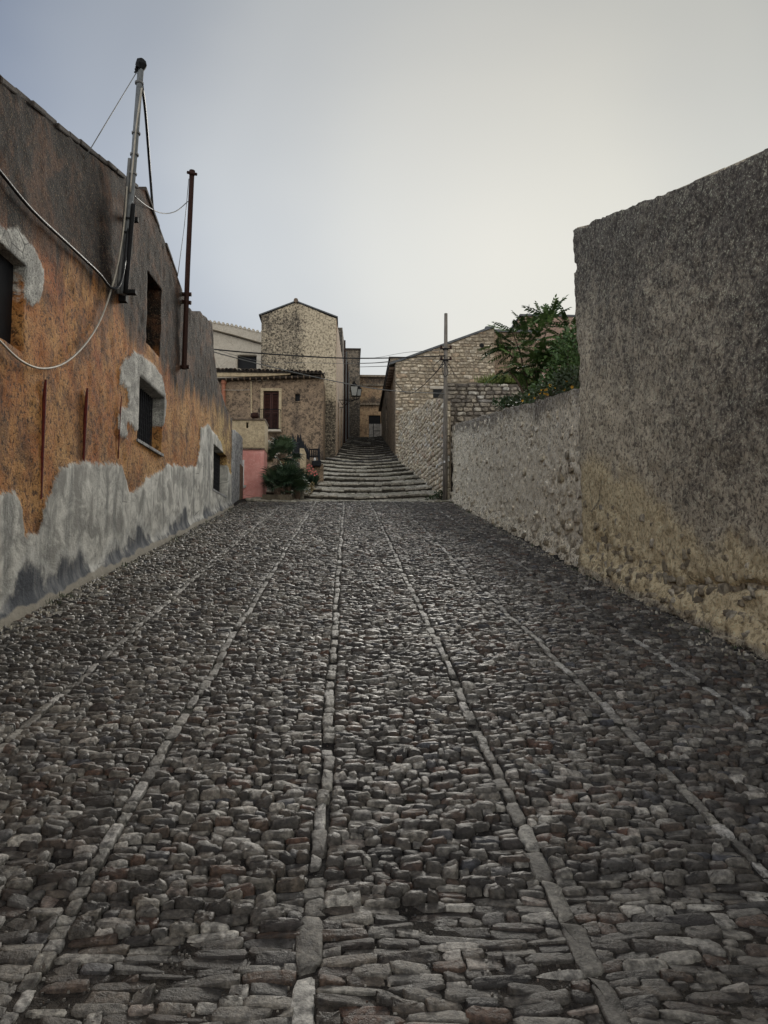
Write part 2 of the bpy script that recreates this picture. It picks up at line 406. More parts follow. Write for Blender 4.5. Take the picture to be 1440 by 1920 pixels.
def stone_set(parent, mat, part, stuff, frame, cx, cy, w, h, hh, depth, rank, limit=300, Kn=14, Kf=8, sq=.5, jit=.07, tilt=.12, smooth=True):
    """the `limit` stones that rank highest as parts, the rest joined as one stuff part"""
    N = len(cx); order = np.argsort(-rank); near = order[:limit]; near = near[rank[near] > 0]; far = np.setdiff1d(np.arange(N), near)
    tint = rng.uniform(0, 1, N)
    R4 = ((1.0, -1), (.985, .55), (.92, .9), (.6, 1.0)); R3 = ((1.0, -1), (.97, .66), (.74, 1.0))
    if len(near):
        o = outlines(cx[near], cy[near], w[near], h[near], Kn, sq, jit if np.isscalar(jit) else jit[near][:, None])
        for j, i in enumerate(near):
            V, q, tr, a = stone_geo(o[j:j+1], hh[i:i+1], depth[i:i+1], frame, tint[i:i+1], R4, tilt=tilt)
            ctr = V.mean(0); me = np_mesh(part, V-ctr, [q, tr], {'tint': a}, smooth); me.materials.append(mat)
            ob = link(part, me, None, parent); ob.location = Vector(ctr)
    if len(far):
        o = outlines(cx[far], cy[far], w[far], h[far], Kf, sq, jit if np.isscalar(jit) else jit[far][:, None])
        V, q, tr, a = stone_geo(o, hh[far], depth[far], frame, tint[far], R3, tilt=tilt)
        ob = link(stuff, np_mesh(stuff, V, [q, tr], {'tint': a}, smooth), mat, parent); ob['kind'] = 'stuff'

# ================================================================== materials
def stone_ramp(m, tint, stops): return m.ramp(tint, stops, 'CONSTANT')
def stone_mat(name, stops, grime=(.03, .027, .024), rough=.7, scale=22, bump=.006, moss=None, g=.55, spec=.3):
    m = NM(name); t = m.attr('tint'); m.b.inputs['Specular IOR Level'].default_value = spec
    base = m.ramp(t, stops)
    n1 = m.noise(scale, 6, .65); n2 = m.noise(scale*.3, 4, .6)
    col = m.mix(1.0, base, m.ramp(n1, [(.3, .25), (.47, .85), (.66, 1.75)]), 'MULTIPLY')
    col = m.mix(m.math('MULTIPLY', m.sm(n2, .45, .7), g), col, grime)
    col = m.mix(m.math('MULTIPLY', m.sm(m.noise(1.6, 6, .7), .48, .66), g*.65), col, grime); col = m.mix(m.math('MULTIPLY', m.sm(m.noise(.45, 4, .6), .5, .68), g*.4), col, grime)
    if moss: col = m.mix(m.math('MULTIPLY', m.sm(m.noise(2.2, 5, .65), .56, .7), .6), col, moss)
    nr = m.bump(n1, bump, 1.0); nr = m.bump(m.noise(scale*5, 3, .6), bump*.35, .8, nr)
    return m.done(col, nr, m.ramp(n1, [(.3, rough-.12), (.7, rough+.12)]))
COB = [(0, (.034, .031, .028)), (.14, (.078, .069, .058)), (.27, (.19, .174, .146)), (.37, (.044, .038, .032)), (.5, (.115, .094, .072)),
       (.6, (.27, .252, .214)), (.7, (.034, .032, .031)), (.79, (.095, .066, .047)), (.84, (.10, .056, .038)), (.90, (.46, .435, .38)), (.95, (.12, .11, .095)), (1, (.065, .069, .08))]
M_cob = stone_mat('cobble stone', COB, rough=.5, scale=42, bump=.012, g=.8, spec=.45)
M_slab = stone_mat('kerb slab stone', [(0, (.15, .14, .12)), (.3, (.25, .235, .20)), (.55, (.12, .11, .095)), (.75, (.32, .305, .265)), (.92, (.46, .44, .40)), (1, (.19, .18, .16))], rough=.6, scale=38, bump=.010, g=.8)
M_step = stone_mat('step stone', [(0, (.27, .245, .195)), (.4, (.38, .345, .275)), (.7, (.22, .195, .155)), (1, (.44, .41, .335))], rough=.75, scale=14, bump=.008, grime=(.09, .085, .06), moss=(.13, .14, .07))
M_stepshade = stone_mat('shaded step stone', [(0, (.07, .066, .06)), (.5, (.10, .094, .084)), (1, (.055, .052, .05))], rough=.75, scale=14, bump=.008, grime=(.04, .038, .03))  # step stone again, with the deep alley's shade painted into its colours
M_tread = stone_mat('tread stone', [(0, (.30, .28, .22)), (.4, (.42, .39, .315)), (.7, (.24, .215, .17)), (1, (.50, .47, .39))], rough=.75, scale=12, bump=.008, grime=(.08, .075, .05), moss=(.14, .15, .07))
M_wstone = stone_mat('field stone', [(0, (.48, .41, .30)), (.25, (.58, .50, .365)), (.5, (.42, .36, .27)), (.7, (.62, .57, .46)), (.85, (.44, .33, .235)), (1, (.56, .54, .48))], rough=.9, scale=12, bump=.012, grime=(.13, .11, .085), g=.45)
M_estone = stone_mat('bare wall stone', [(0, (.36, .30, .20)), (.3, (.46, .39, .27)), (.6, (.30, .25, .175)), (.85, (.52, .46, .35)), (1, (.40, .36, .28))], rough=.92, scale=18, bump=.014, grime=(.10, .085, .06), g=.7)
M_lstone = stone_mat('cream rubble stone', [(0, (.60, .53, .39)), (.3, (.72, .64, .49)), (.6, (.50, .43, .32)), (.85, (.78, .71, .57)), (1, (.62, .58, .48))], rough=.92, scale=20, bump=.012, grime=(.16, .135, .10), g=.6)
M_gstone = stone_mat('gable stone', [(0, (.36, .30, .215)), (.25, (.46, .385, .28)), (.5, (.31, .25, .18)), (.7, (.54, .47, .36)), (.88, (.37, .27, .18)), (1, (.60, .55, .45))], rough=.9, scale=7, bump=.015, grime=(.13, .105, .075), g=.5)
M_rstone = stone_mat('retaining stone', [(0, (.22, .19, .155)), (.3, (.30, .26, .20)), (.6, (.18, .155, .13)), (.8, (.34, .29, .22)), (.93, (.55, .52, .45)), (1, (.16, .14, .13))], rough=.9, scale=9, bump=.015, grime=(.06, .052, .045), g=.6)

m = NM('joint earth'); n1 = m.noise(30, 6, .7); n2 = m.noise(1.4, 5, .6); n3 = m.voro(150)
col = m.mix(m.sm(n1, .35, .7), (.008, .007, .0065), (.036, .030, .025)); col = m.mix(m.sm(n3, .22, .1), col, (.13, .115, .095))
col = m.mix(m.math('MULTIPLY', m.sm(n2, .56, .68), .25), col, (.05, .06, .028)); col = m.mix(m.math('MULTIPLY', m.attr('dust'), .75), col, m.mix(m.sm(n1, .3, .7), (.022, .019, .016), (.085, .072, .058)))
nr = m.bump(n1, .02); nr = m.bump(n3, .006, .8, nr)
M_joint = m.done(col, nr, .9)

# orange wall with cement repairs
m = NM('orange render with cement repairs')
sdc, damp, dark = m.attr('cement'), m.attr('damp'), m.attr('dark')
gr = m.noise(23, 5, .7, dist=.5); g2 = m.noise(60, 3, .6); med = m.noise(2.6, 6, .66); big = m.noise(.8, 5, .6)
st = m.noise(1.0, 6, .65, vec=m.pos((3, 3, .35)))
orange = m.mix(m.sm(med, .34, .66), (.44, .155, .038), (.58, .30, .105)); orange = m.mix(m.sm(big, .5, .7), orange, (.35, .105, .034))
orange = m.mix(m.attr('yellow'), orange, (.60, .42, .17))
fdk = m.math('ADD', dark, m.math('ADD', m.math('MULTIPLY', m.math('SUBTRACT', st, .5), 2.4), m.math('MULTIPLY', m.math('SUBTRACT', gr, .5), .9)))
lic_vignette = m.mix(m.sm(gr, .545, .63), (.007, .006, .005), (.085, .06, .04))  # lichen and soot, blackened further to paint in the dim view corner
orange = m.mix(m.sm(fdk, .15, .95), orange, lic_vignette)
orange = m.mix(m.math('MULTIPLY', m.sm(m.noise(1.7, 6, .72, dist=.5), .47, .62), .75), orange, (.13, .06, .03))
pits = m.sm(gr, .49, .40)
orange = m.mix(m.math('MULTIPLY', pits, .85), orange, (.035, .016, .010))
orange = m.mix(m.math('MULTIPLY', m.sm(g2, .58, .7), .38), orange, (.62, .44, .25))
cem = m.mix(m.sm(m.noise(3.0, 6, .68, dist=.8), .36, .66), (.30, .29, .262), (.76, .74, .67))
cem = m.mix(m.math('MULTIPLY', m.sm(st, .50, .68), .65), cem, (.13, .135, .13))
cem = m.mix(m.math('MULTIPLY', m.sm(m.noise(7, 5, .7), .58, .74), .5), cem, (.09, .09, .085))
cem = m.mix(m.math('MULTIPLY', m.attr('coarse'), m.math('MULTIPLY', m.sm(g2, .52, .36), .75)), cem, (.10, .10, .095))
dn = m.math('ADD', damp, m.math('MULTIPLY', m.math('SUBTRACT', m.noise(5, 6, .65), .5), .5))
dmask = m.sm(dn, .0, .16)
wet = m.mix(m.sm(m.noise(1, 5, .6, vec=m.pos((6, 6, .9))), .38, .66), (.055, .062, .075), (.19, .195, .20))
rim = m.math('MULTIPLY', m.sm(dn, -.09, -.01), m.math('SUBTRACT', 1.0, m.sm(dn, .0, .05)))
cem = m.mix(dmask, cem, wet); cem = m.mix(m.math('MULTIPLY', rim, .40), cem, (.58, .58, .55))
crk = m.math('MULTIPLY', m.sm(m.voro(1.3, m.pos((1, 1, 1)), 'DISTANCE_TO_EDGE'), .012, .003), m.sm(m.noise(.9, 3, .6), .5, .6))
cem = m.mix(m.math('MULTIPLY', crk, .7), cem, (.05, .05, .05))
cem = m.mix(m.math('MULTIPLY', m.sm(m.math('ADD', m.attr('foot'), m.math('MULTIPLY', m.math('SUBTRACT', med, .5), .9)), .3, .55), .9), cem, m.mix(gr, (.20, .175, .14), (.42, .385, .31)))
cedge = m.math('ADD', sdc, m.math('MULTIPLY', m.math('SUBTRACT', m.noise(14, 4, .7), .5), .16))
cmask = m.sm(cedge, -.02, .03)
col = m.mix(cmask, orange, cem)
bs = m.math('SUBTRACT', 1.0, m.math('MULTIPLY', cmask, m.math('SUBTRACT', 1.0, m.math('ADD', .22, m.math('MULTIPLY', m.attr('coarse'), .5)))))
h = m.math('MULTIPLY', m.math('ADD', gr, m.math('MULTIPLY', g2, .4)), bs)
h = m.math('ADD', h, m.math('MULTIPLY', cmask, .5))
nr = m.bump(med, .03, .5); nr = m.bump(h, .032, 1.0, nr)
M_left = m.done(col, nr, .92)

M_tall = render_mat('grey lime render', (.70, .60, .44), (.52, .445, .33), (.125, .11, .095), speck=23, pit=.70, grime=.28, bump=.034, warm=(.60, .47, .27), warm2=(.80, .66, .41))
M_low = render_mat('cream lime render', (.86, .77, .59), (.76, .665, .49), (.19, .16, .12), speck=22, pit=.75, grime=.30, bump=.032)
M_tower = render_mat('speckled tower render', (.58, .49, .35), (.38, .315, .225), (.075, .063, .052), speck=10, pit=.85, grime=.45, bump=.03)
M_brown = render_mat('brown house render', (.31, .225, .148), (.19, .138, .096), (.066, .053, .045), speck=9, pit=.65, grime=.75, bump=.02)
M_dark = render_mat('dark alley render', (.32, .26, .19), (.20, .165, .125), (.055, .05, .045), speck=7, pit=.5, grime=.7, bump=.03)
M_och = render_mat('ochre alley render', (.42, .30, .18), (.32, .21, .13), (.07, .058, .05), speck=7, pit=.4, grime=.55, bump=.02)
M_cream = render_mat('cream smooth render', (.50, .45, .37), (.44, .39, .315), (.22, .20, .17), speck=10, pit=.12, grime=.25, bump=.006)
M_ycream = render_mat('yellow cream render', (.50, .405, .26), (.42, .33, .21), (.20, .15, .10), speck=16, pit=.3, grime=.4, bump=.01)
M_pink = render_mat('pink smooth render', (.74, .36, .31), (.68, .29, .25), (.50, .20, .18), speck=10, pit=.08, grime=.3, bump=.004)
M_pillar = render_mat('grey weathered render', (.42, .42, .41), (.27, .27, .275), (.06, .062, .066), speck=12, pit=.6, grime=.5, bump=.02)
M_earth = plain('dry earth', (.15, .125, .09), .95, 0, .5, 6, .03)
M_black = plain('dark interior', (.006, .006, .007), .6)
M_iron = plain('black iron', (.012, .012, .013), .85, 0)
M_grille = plain('old grey iron', (.030, .030, .033), .55, .2)
M_rust = plain('rusty iron', (.040, .016, .011), .8, .2, .5, 30)
M_redrust = plain('red rust', (.12, .018, .012), .85, .1, .5, 25)
M_galv = plain('galvanised conduit', (.17, .18, .185), .85, 0, .3, 14)
M_cable = plain('black cable', (.016, .016, .017), .5)
M_wcable = plain('pale cable', (.42, .38, .31), .6)
M_gcable = plain('grey cable', (.16, .16, .155), .6)
m = NM('weathered pole wood'); n1 = m.noise(1, 6, .7, vec=m.pos((60, 60, 2.2)))
M_pole = m.done(m.mix(m.sm(n1, .35, .68), (.075, .066, .056), (.25, .22, .185)), m.bump(n1, .006), .85)
M_brownwood = plain('brown shutter wood', (.060, .020, .014), .6, 0, .4, 30)
M_oldwood = plain('rotten board wood', (.15, .105, .075), .9, 0, .5, 20, .01)
M_blackwood = plain('black tarred board', (.016, .017, .021), .8, 0, .5, 20, .01)
M_terra = plain('terracotta', (.36, .145, .085), .8, 0, .3, 12)
M_tile = plain('weathered roof tile', (.20, .15, .11), .9, 0, .6, 9, .01)
M_tiledk = plain('dark roof tile', (.075, .062, .052), .9, 0, .6, 9, .01)
M_ridge = plain('grey roof edge', (.13, .135, .14), .8, 0, .4, 9, .01)
M_glass = plain('lantern glass', (.35, .36, .34), .2, 0, .1)
M_white = plain('white paint', (.7, .69, .66), .6, 0, .15)
M_whitewash = plain('old whitewash', (.33, .32, .30), .9, 0, .5, 6, .01)
def leaf_mat(name, a, b, rough=.5, trans=.0):
    m = NM(name); r = m.objrnd(); n = m.noise(9, 3, .6)
    f = m.math('ADD', m.math('MULTIPLY', r, .6), m.math('MULTIPLY', n, .4))
    m.b.inputs['Specular IOR Level'].default_value = .4
    return m.done(m.mix(m.sm(f, .2, .8), a, b), None, rough)
M_leaf = leaf_mat('tree leaf', (.034, .070, .020), (.105, .17, .045))
M_palm = leaf_mat('palm leaf', (.022, .045, .024), (.065, .105, .050))
M_paleleaf = leaf_mat('dry palm leaf', (.20, .15, .07), (.30, .24, .12))
M_grass = leaf_mat('weed green', (.08, .12, .02), (.17, .20, .05))
M_weed = leaf_mat('dark weed', (.03, .05, .018), (.07, .095, .035))
M_flower = plain('coral petal', (.60, .17, .15), .6, 0, .2)
M_yellow = plain('yellow petal', (.52, .28, .03), .6, 0, .2)

# ================================================================== ground and road
def x_left(y): return np.interp(y, [-3, 19.9, 21.2, 33.5, 35.9, 57], [-3.12, -2.78, -2.6, -1.06, -.5, .05])
def x_right(y): return np.interp(y, [-4, 9.4, 20.9, 33.5, 57], [3.66, 3.0, 2.9, 2.32, 2.45])
gx = np.concatenate([np.linspace(-600, -30, 16), np.linspace(-24, 24, 33), np.linspace(30, 600, 16)]); gy = np.concatenate([np.linspace(-400, -12, 14), np.linspace(-9, 80, 60), np.linspace(90, 900, 16)])
GX, GY = np.meshgrid(gx, gy, indexing='ij')
GZ = np.clip(street_z(np.clip(GY, -400, 62)), -40, 20)-.45+np.where(np.abs(GX) > 30, 6*(fbm(GX/90, GY/90, seed=3)-.5), 0)
ix = np.arange(GX.size).reshape(GX.shape)
ground = link('ground', np_mesh('ground', np.stack([GX.ravel(), GY.ravel(), GZ.ravel()], 1), [np.stack([ix[:-1, :-1].ravel(), ix[1:, :-1].ravel(), ix[1:, 1:].ravel(), ix[:-1, 1:].ravel()], 1)], smooth=True), M_earth)
ground['kind'] = 'structure'

def und(x, y): return .05*(fbm(x*.55, y*.55, oct=3, seed=21)-.5)+.018*(fbm(x*2.3, y*2.3, oct=2, seed=22)-.5)
ys = np.arange(-1.0, STAIR_Y+.45, .055); us = np.linspace(0, 1, 112)
U_, Y_ = np.meshgrid(us, ys, indexing='ij'); X_ = (x_left(Y_)-.15)*(1-U_)+(x_right(Y_)+.15)*U_
Zr = road_z(Y_)+und(X_, Y_)+.014*(fbm(X_*11, Y_*11, oct=3, seed=5)-.5)-.001*sstep(3.0, 2.6, Y_)
Zr = Zr+.07*sstep(.13, 0, np.minimum(X_-x_left(Y_), 9))**2+.06*sstep(.25, 0, x_right(Y_)-X_)**2
ix = np.arange(X_.size).reshape(X_.shape)
road = link('road', np_mesh('road', np.stack([X_.ravel(), Y_.ravel(), Zr.ravel()], 1), [np.stack([ix[:-1, :-1].ravel(), ix[1:, :-1].ravel(), ix[1:, 1:].ravel(), ix[:-1, 1:].ravel()], 1)], {'dust': (sstep(3.0, 2.3, Y_+.8*(fbm(X_*1.2, Y_*1.2, seed=15)-.5))).ravel()}, True), M_joint)
tag(road, 'steep street paved with small rough cobbles between long slab strips', kind='structure')
def road_frame(u, v, wv): return np.stack([u, v, road_z(v)+und(u, v)+wv], 1)

STRIPS = [[(0, -1.80), (5, -1.79), (13, -1.74), (21, -1.62)], [(0, -.93), (6, -.93), (12, -.90), (21, -.82)], [(0, -.10), (10, -.10), (21, -.08)],
          [(0, .76), (3.2, .74), (8, .70), (15, .66), (21, .60)], [(0, 1.58), (4.5, 1.56), (9, 1.48), (15, 1.42), (21, 1.22)], [(0, 2.42), (7, 2.34), (14, 2.27), (21, 2.10)]]
def strip_x(k, y): P = STRIPS[k]; return np.interp(y, [p[0] for p in P], [p[1] for p in P])+.025*(vnoise(np.asarray(y, float)*1.3, np.asarray(y, float)*0+k*7.7, seed=31)-.5)
cx, cy, cw, ch, chh = [], [], [], [], []
R_ = random.Random(11)
for lane in range(7):
    y = 1.5
    while y < STAIR_Y-.02:
        near = y < 2.72+.12*math.sin(lane*2.1)
        d = R_.uniform(.030, .055) if near else R_.choice((R_.uniform(.026, .042), R_.uniform(.034, .055)))
        d = d*1.35 if R_.random() < .06 else d
        ym = y+d/2
        xa = float(x_left(ym))+.05 if lane == 0 else float(strip_x(lane-1, ym))+.031
        xb = float(x_right(ym))-.05 if lane == 6 else float(strip_x(lane, ym))-.031
        x = xa; ph = R_.uniform(0, 20)
        while x < xb-.03:
            wd = R_.choice((R_.uniform(.05, .12), R_.uniform(.10, .23))) if near else R_.choice((R_.uniform(.035, .07), R_.uniform(.055, .10), R_.uniform(.075, .14)))
            if xb-(x+wd) < .045: wd = xb-x
            wav = .06*(vnoise(np.array([x*1.6]), np.array([y*.35+lane*5]), seed=8)[0]-.5)
            if R_.random() > (.02 if near else .012):
                cx.append(x+wd/2); cy.append(ym+wav+R_.uniform(-.006, .006)); cw.append(wd*R_.uniform(.92, 1.02)); ch.append(d*(R_.uniform(.92, 1.12) if near else R_.uniform(.84, 1.04)))
                chh.append(R_.uniform(.002, .013) if near else R_.uniform(.006, .036))
            x += wd
        y += d
cx, cy, cw, ch, chh = map(np.array, (cx, cy, cw, ch, chh))
pz = proj(np.stack([cx, cy, road_z(cy)], 1))
inf = (pz[0] > -10) & (pz[0] < 1450) & (pz[1] < 1925) & (pz[2] > 0)
rank = np.where(inf, cw*ch/pz[2]**3, 0)
stone_set(road, M_cob, 'cobblestone', 'cobblestones', road_frame, cx, cy, cw, ch, chh, np.full(len(cx), .035), rank, 300, Kn=20, Kf=9, sq=.48, jit=np.where(cy < 2.9, .07, .085), tilt=.15)
# slab strips
cx, cy, cw, ch, chh = [], [], [], [], []
for k in range(6):
    y = 1.5
    while y < STAIR_Y:
        l = R_.uniform(.08, .24)
        if y < 2.9: l = R_.uniform(.14, .30) if k in (2, 3) and R_.random() < .6 else R_.uniform(.05, .10)
        wdt = R_.uniform(.04, .066)*(1.35 if y < 2.9 and k in (2, 3) else 1)
        if y > 2.9 and R_.random() < .18: y += l*.6; continue
        cx.append(float(strip_x(k, y+l/2))+R_.uniform(-.008, .008)); cy.append(y+l/2); cw.append(wdt); ch.append(l*.95); chh.append(R_.uniform(.008, .026) if y > 2.9 else R_.uniform(.006, .014)); y += l
cx, cy, cw, ch, chh = map(np.array, (cx, cy, cw, ch, chh)); pz = proj(np.stack([cx, cy, road_z(cy)], 1))
rank = np.where((pz[0] > -10) & (pz[0] < 1450) & (pz[1] < 1925), cw*ch/pz[2]**3, 0)
stone_set(road, M_slab, 'paving_slab', 'paving_slabs', road_frame, cx, cy, cw, ch, chh, np.full(len(cx), .03), rank, 300, Kn=18, Kf=10, sq=.4, jit=.07, tilt=.07)
# loose grit in the worn foreground
n = 5000; gx_, gy_ = rng.uniform(-2.2, 2.2, n), 1.65+rng.gamma(1.6, .5, n)
o = outlines(gx_, gy_, rng.uniform(.004, .015, n), rng.uniform(.004, .013, n), 6, .8, .12)
V, q, tr, a = stone_geo(o, rng.uniform(.002, .005, n), np.full(n, .01), lambda u, v, wv: road_frame(u, v, wv+.002), rng.uniform(0, 1, n), ((1, -1), (.8, .7)))
g = link('gravel', np_mesh('gravel', V, [q, tr], {'tint': a}, True), M_cob, road); g['kind'] = 'stuff'

n = 2600; gy_ = rng.uniform(4.5, 20.2, n); lft = rng.random(n) < .5
gx_ = np.where(lft, x_left(gy_)+.03+rng.gamma(1.2, .09, n), x_right(gy_)-.05-rng.gamma(1.2, .09, n))
o = outlines(gx_, gy_, rng.uniform(.006, .035, n), rng.uniform(.006, .03, n), 6, .7, .12)
V, q, tr, a = stone_geo(o, rng.uniform(.006, .02, n), np.full(n, .02), lambda u, v, wv: road_frame(u, v, wv+.02), rng.uniform(0, 1, n), ((1, -1), (.8, .7)))
g = link('gravel', np_mesh('gravel', V, [q, tr], {'tint': a}, True), M_step, road); g['kind'] = 'stuff'

# ================================================================== stepped street
NSTEP = 23
stairs = empty('stairs', (0.8, STAIR_Y, float(road_z(STAIR_Y))), 'long flight of worn stone steps climbing into the alley', kind='structure')
def dish(x, y, a=.15):
    u = (x-x_left(y))/(x_right(y)-x_left(y)); return -a*np.sin(np.clip(u, 0, 1)*np.pi)
tcx, tcy, tcw, tch, tk = [], [], [], [], []
M_riser = plain('step riser earth', (.055, .048, .038), .95, 0, .5, 8, .02)
for k in range(NSTEP):
    y0 = STAIR_Y+k*STEP_L; y1 = y0+STEP_L+.02; z0 = float(street_z(y0)); rise = STEP_H-TREAD*STEP_L
    sx = np.linspace(0, 1, 15); b = MB(); top0, top1, bot = [], [], []
    for s_ in sx:
        xx0 = x_left(y0)*(1-s_)+x_right(y0)*s_; xx1 = x_left(y1)*(1-s_)+x_right(y1)*s_
        bow = .22*math.sin(s_*math.pi)*(1 if k < 9 else .4); wob = .02*math.sin(s_*9+k)
        dz = float(dish(xx0, y0))+wob*.5; z_t = z0+rise+dz-.03
        top0.append((xx0, y0-bow+wob, z_t)); top1.append((xx1, y1+.25, z0+STEP_H+float(dish(xx1, y1))-.03+.25*TREAD)); bot.append((xx0, y0-bow+wob+.02, z0-.6))
    n = len(sx); b.add(bot+top0+top1, [(i, i+1, n+i+1, n+i) for i in range(n-1)]+[(n+i, n+i+1, 2*n+i+1, 2*n+i) for i in range(n-1)])
    st = b.build('step', M_riser, stairs, smooth=False)
    # nosing stones along the edge
    W = float(x_right(y0)-x_left(y0)); x = 0.0
    lim = 12 if k < 12 else 0
    while x < W-.05:
        wd = R_.uniform(.22, .48) if lim else R_.uniform(.4, .7)
        if W-(x+wd) < .15: wd = W-x
        u = (x+wd/2)/W; xm = float(x_left(y0))+x+wd/2
        bow = .22*math.sin(u*math.pi)*(1 if k < 9 else .4); wob = .02*math.sin(u*9+k)
        zt = z0+rise+float(dish(xm, y0))+wob*.5+R_.uniform(-.02, .02)
        sl = (math.cos(u*math.pi)*math.pi*.22/W*(1 if k < 9 else .4))
        dd = R_.uniform(.26, .38); hh = R_.uniform(.04, .065); mb = MB()
        hw = wd/2*.975
        def c(sx_, yy, zz): return (xm+sx_*hw, y0-bow+wob-sx_*hw*sl+yy, zt+zz+(-.15*math.cos(u*math.pi)*math.pi/W*sx_*hw))
        j = lambda: R_.uniform(-.022, .022)
        mb.hexa([c(-1, j()-.02, -hh), c(1, j()-.02, -hh), c(1, dd, -hh), c(-1, dd, -hh), c(-1, j()-.02, j()), c(1, j()-.02, j()), c(1, dd, dd*TREAD+j()*.5), c(-1, dd, dd*TREAD+j()*.5)])
        o = mb.build('edge_stone', M_step if k < 9 else M_stepshade, st, bevel=.012)
        at_ = o.data.attributes.new('tint', 'FLOAT', 'POINT'); at_.data.foreach_set('value', np.full(len(o.data.vertices), R_.random(), np.float32))
        x += wd
    # flat stones of the tread
    yy = y0+.36
    while yy < y1-.06:
        d = R_.uniform(.14, .26); W2 = float(x_right(yy)-x_left(yy)); x = 0.03
        while x < W2-.05:
            wd = min(R_.uniform(.16, .5), W2-x); tcx.append(float(x_left(yy))+x+wd/2); tcy.append(yy+d/2-.22*math.sin((x+wd/2)/W2*math.pi)*(1 if k < 9 else .4)); tcw.append(wd*.94); tch.append(d*.92); tk.append(k); x += wd
        yy += d
tcx, tcy, tcw, tch, tk = map(np.array, (tcx, tcy, tcw, tch, tk))
def tread_frame_for(kk):
    def fr(u, v, wv):
        r = len(u)//len(kk); kx = np.repeat(kk, r); y0 = STAIR_Y+kx*STEP_L
        bow = .22*np.sin(np.clip((u-x_left(v))/(x_right(v)-x_left(v)), 0, 1)*np.pi)*np.where(kx < 9, 1, .4)
        z = street_z(y0)+(STEP_H-TREAD*STEP_L)+TREAD*(v+bow-y0)+dish(u, v)-.03
        return np.stack([u, v, z+wv], 1)
    return fr
o = outlines(tcx, tcy, tcw, tch, 10, .4, .05)
V, q, tr, a = stone_geo(o, rng.uniform(.02, .04, len(tcx)), np.full(len(tcx), .05), tread_frame_for(tk), rng.uniform(0, 1, len(tcx)), ((1, -1), (.97, .7), (.75, 1.0)), jit=.06, tilt=.03)
ts = link('tread_stones', np_mesh('tread_stones', V, [q, tr], {'tint': a}, True), M_tread, stairs); ts['kind'] = 'stuff'

# ================================================================== left: orange house
LA, LB = (-3.12, -3.0), (-2.78, 19.95)
def lw(px, py): return on_wall(px, py, LA, LB)
house = empty('orange_house', (-3.3, 9, float(road_z(9))), 'long orange rendered house with grey cement repairs and blackened top', 'house')
ltop = [lw(*p) for p in [(0, 147), (60, 197), (143, 267), (238, 340), (257, 353), (272, 355), (290, 407), (320, 483), (342, 547), (353, 577), (377, 587), (398, 607), (401, 650), (406, 702), (418, 745), (432, 782)]]
s_, z_ = ltop[0]; ltop = [(0, 4.6), (s_-1.5, z_-.5)]+ltop+[(23, ltop[-1][1]-.1)]
Ly = lambda y: (y+3.0)*1.0001
def rect(*pts): P = [lw(*p) for p in pts]; return P
HOLE = {'w1': (Ly(10.72), Ly(12.08), 3.47, 4.36), 'w2': (Ly(16.25), Ly(18.0), 3.38, 4.34), 'niche': (Ly(11.0), Ly(11.78), 4.93, 6.0), 'u1': (Ly(5.5), Ly(6.98), 3.62, 4.42)}
cem_polys = [[(-400, 1500), (-300, 930), (0, 915), (28, 918), (42, 960), (42, 1005), (68, 1002), (78, 950), (105, 885), (128, 867), (190, 866), (228, 872), (240, 925), (262, 905), (290, 880), (330, 870), (368, 872), (374, 845), (376, 798), (394, 797), (415, 828), (424, 872), (432, 885), (455, 890), (470, 1000)],
             [(222, 690), (230, 664), (250, 658), (275, 672), (300, 706), (313, 752), (309, 795), (293, 818), (240, 800), (241, 828), (224, 820), (219, 790), (225, 765), (238, 755), (238, 735), (223, 722)],
             [(-200, 300), (0, 412), (32, 428), (60, 468), (74, 510), (70, 560), (58, 580), (38, 565), (38, 512), (0, 475), (-200, 340)]]
cem_polys = [[lw(*p) for p in P] for P in cem_polys]
dk_line = sorted([lw(*p) for p in [(0, 470), (60, 480), (100, 505), (160, 545), (215, 590), (250, 655), (300, 690), (330, 740), (360, 755), (395, 770), (425, 790)]])  # edge of the sooty top, dropped at the near end as painted vignette
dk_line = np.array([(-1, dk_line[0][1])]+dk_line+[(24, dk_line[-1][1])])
def l_attr(s, z):
    g = street_z(s-3.0)
    sd = np.max([poly_sd(s, z, P) for P in cem_polys], 0)
    wob = .10*(fbm(s*2.2, z*2.2, oct=4, seed=41)-.5)*2
    hh = z-g
    peaks = .16+.62*np.clip(fbm(s*1.15, s*0+2, oct=3, seed=44)*1.9-.72, 0, 1)
    damp = peaks-hh+.05*(fbm(s*7, z*3, oct=3, seed=45)-.5)
    dl = np.interp(s, dk_line[:, 0], dk_line[:, 1])
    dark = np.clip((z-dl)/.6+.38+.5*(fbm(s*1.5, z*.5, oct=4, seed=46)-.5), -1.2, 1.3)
    coarse = (np.max([poly_sd(s, z, P) for P in cem_polys[1:]], 0) > -.2).astype(float)
    yellow = sstep(18.3, 20.3, s)*sstep(5.9, 5.2, z)*.8+.25*sstep(.5, .75, fbm(s*.7, z*.7, seed=47))
    return {'foot': sstep(.16, .02, hh+.10*(fbm(s*3, s*0+9, seed=49)-.5)), 'cement': sd+wob, 'damp': damp*1.0, 'dark': dark, 'coarse': coarse, 'yellow': np.clip(yellow, 0, 1)}
def l_disp(s, z):
    sd = np.max([poly_sd(s, z, P) for P in cem_polys], 0)
    c = sstep(-.02, .03, sd+.10*(fbm(s*2.2, z*2.2, oct=4, seed=41)-.5)*2)
    d = .05*(fbm(s*.8, z*.8, oct=3, seed=51)-.5)+(1-c)*.022*(fbm(s*8, z*8, oct=2, seed=52)-.5)+c*.022
    hh = z-street_z(s-3.0)
    return d+.07*sstep(.22, 0, hh+.05*(fbm(s*5, s*0, seed=53)-.5))
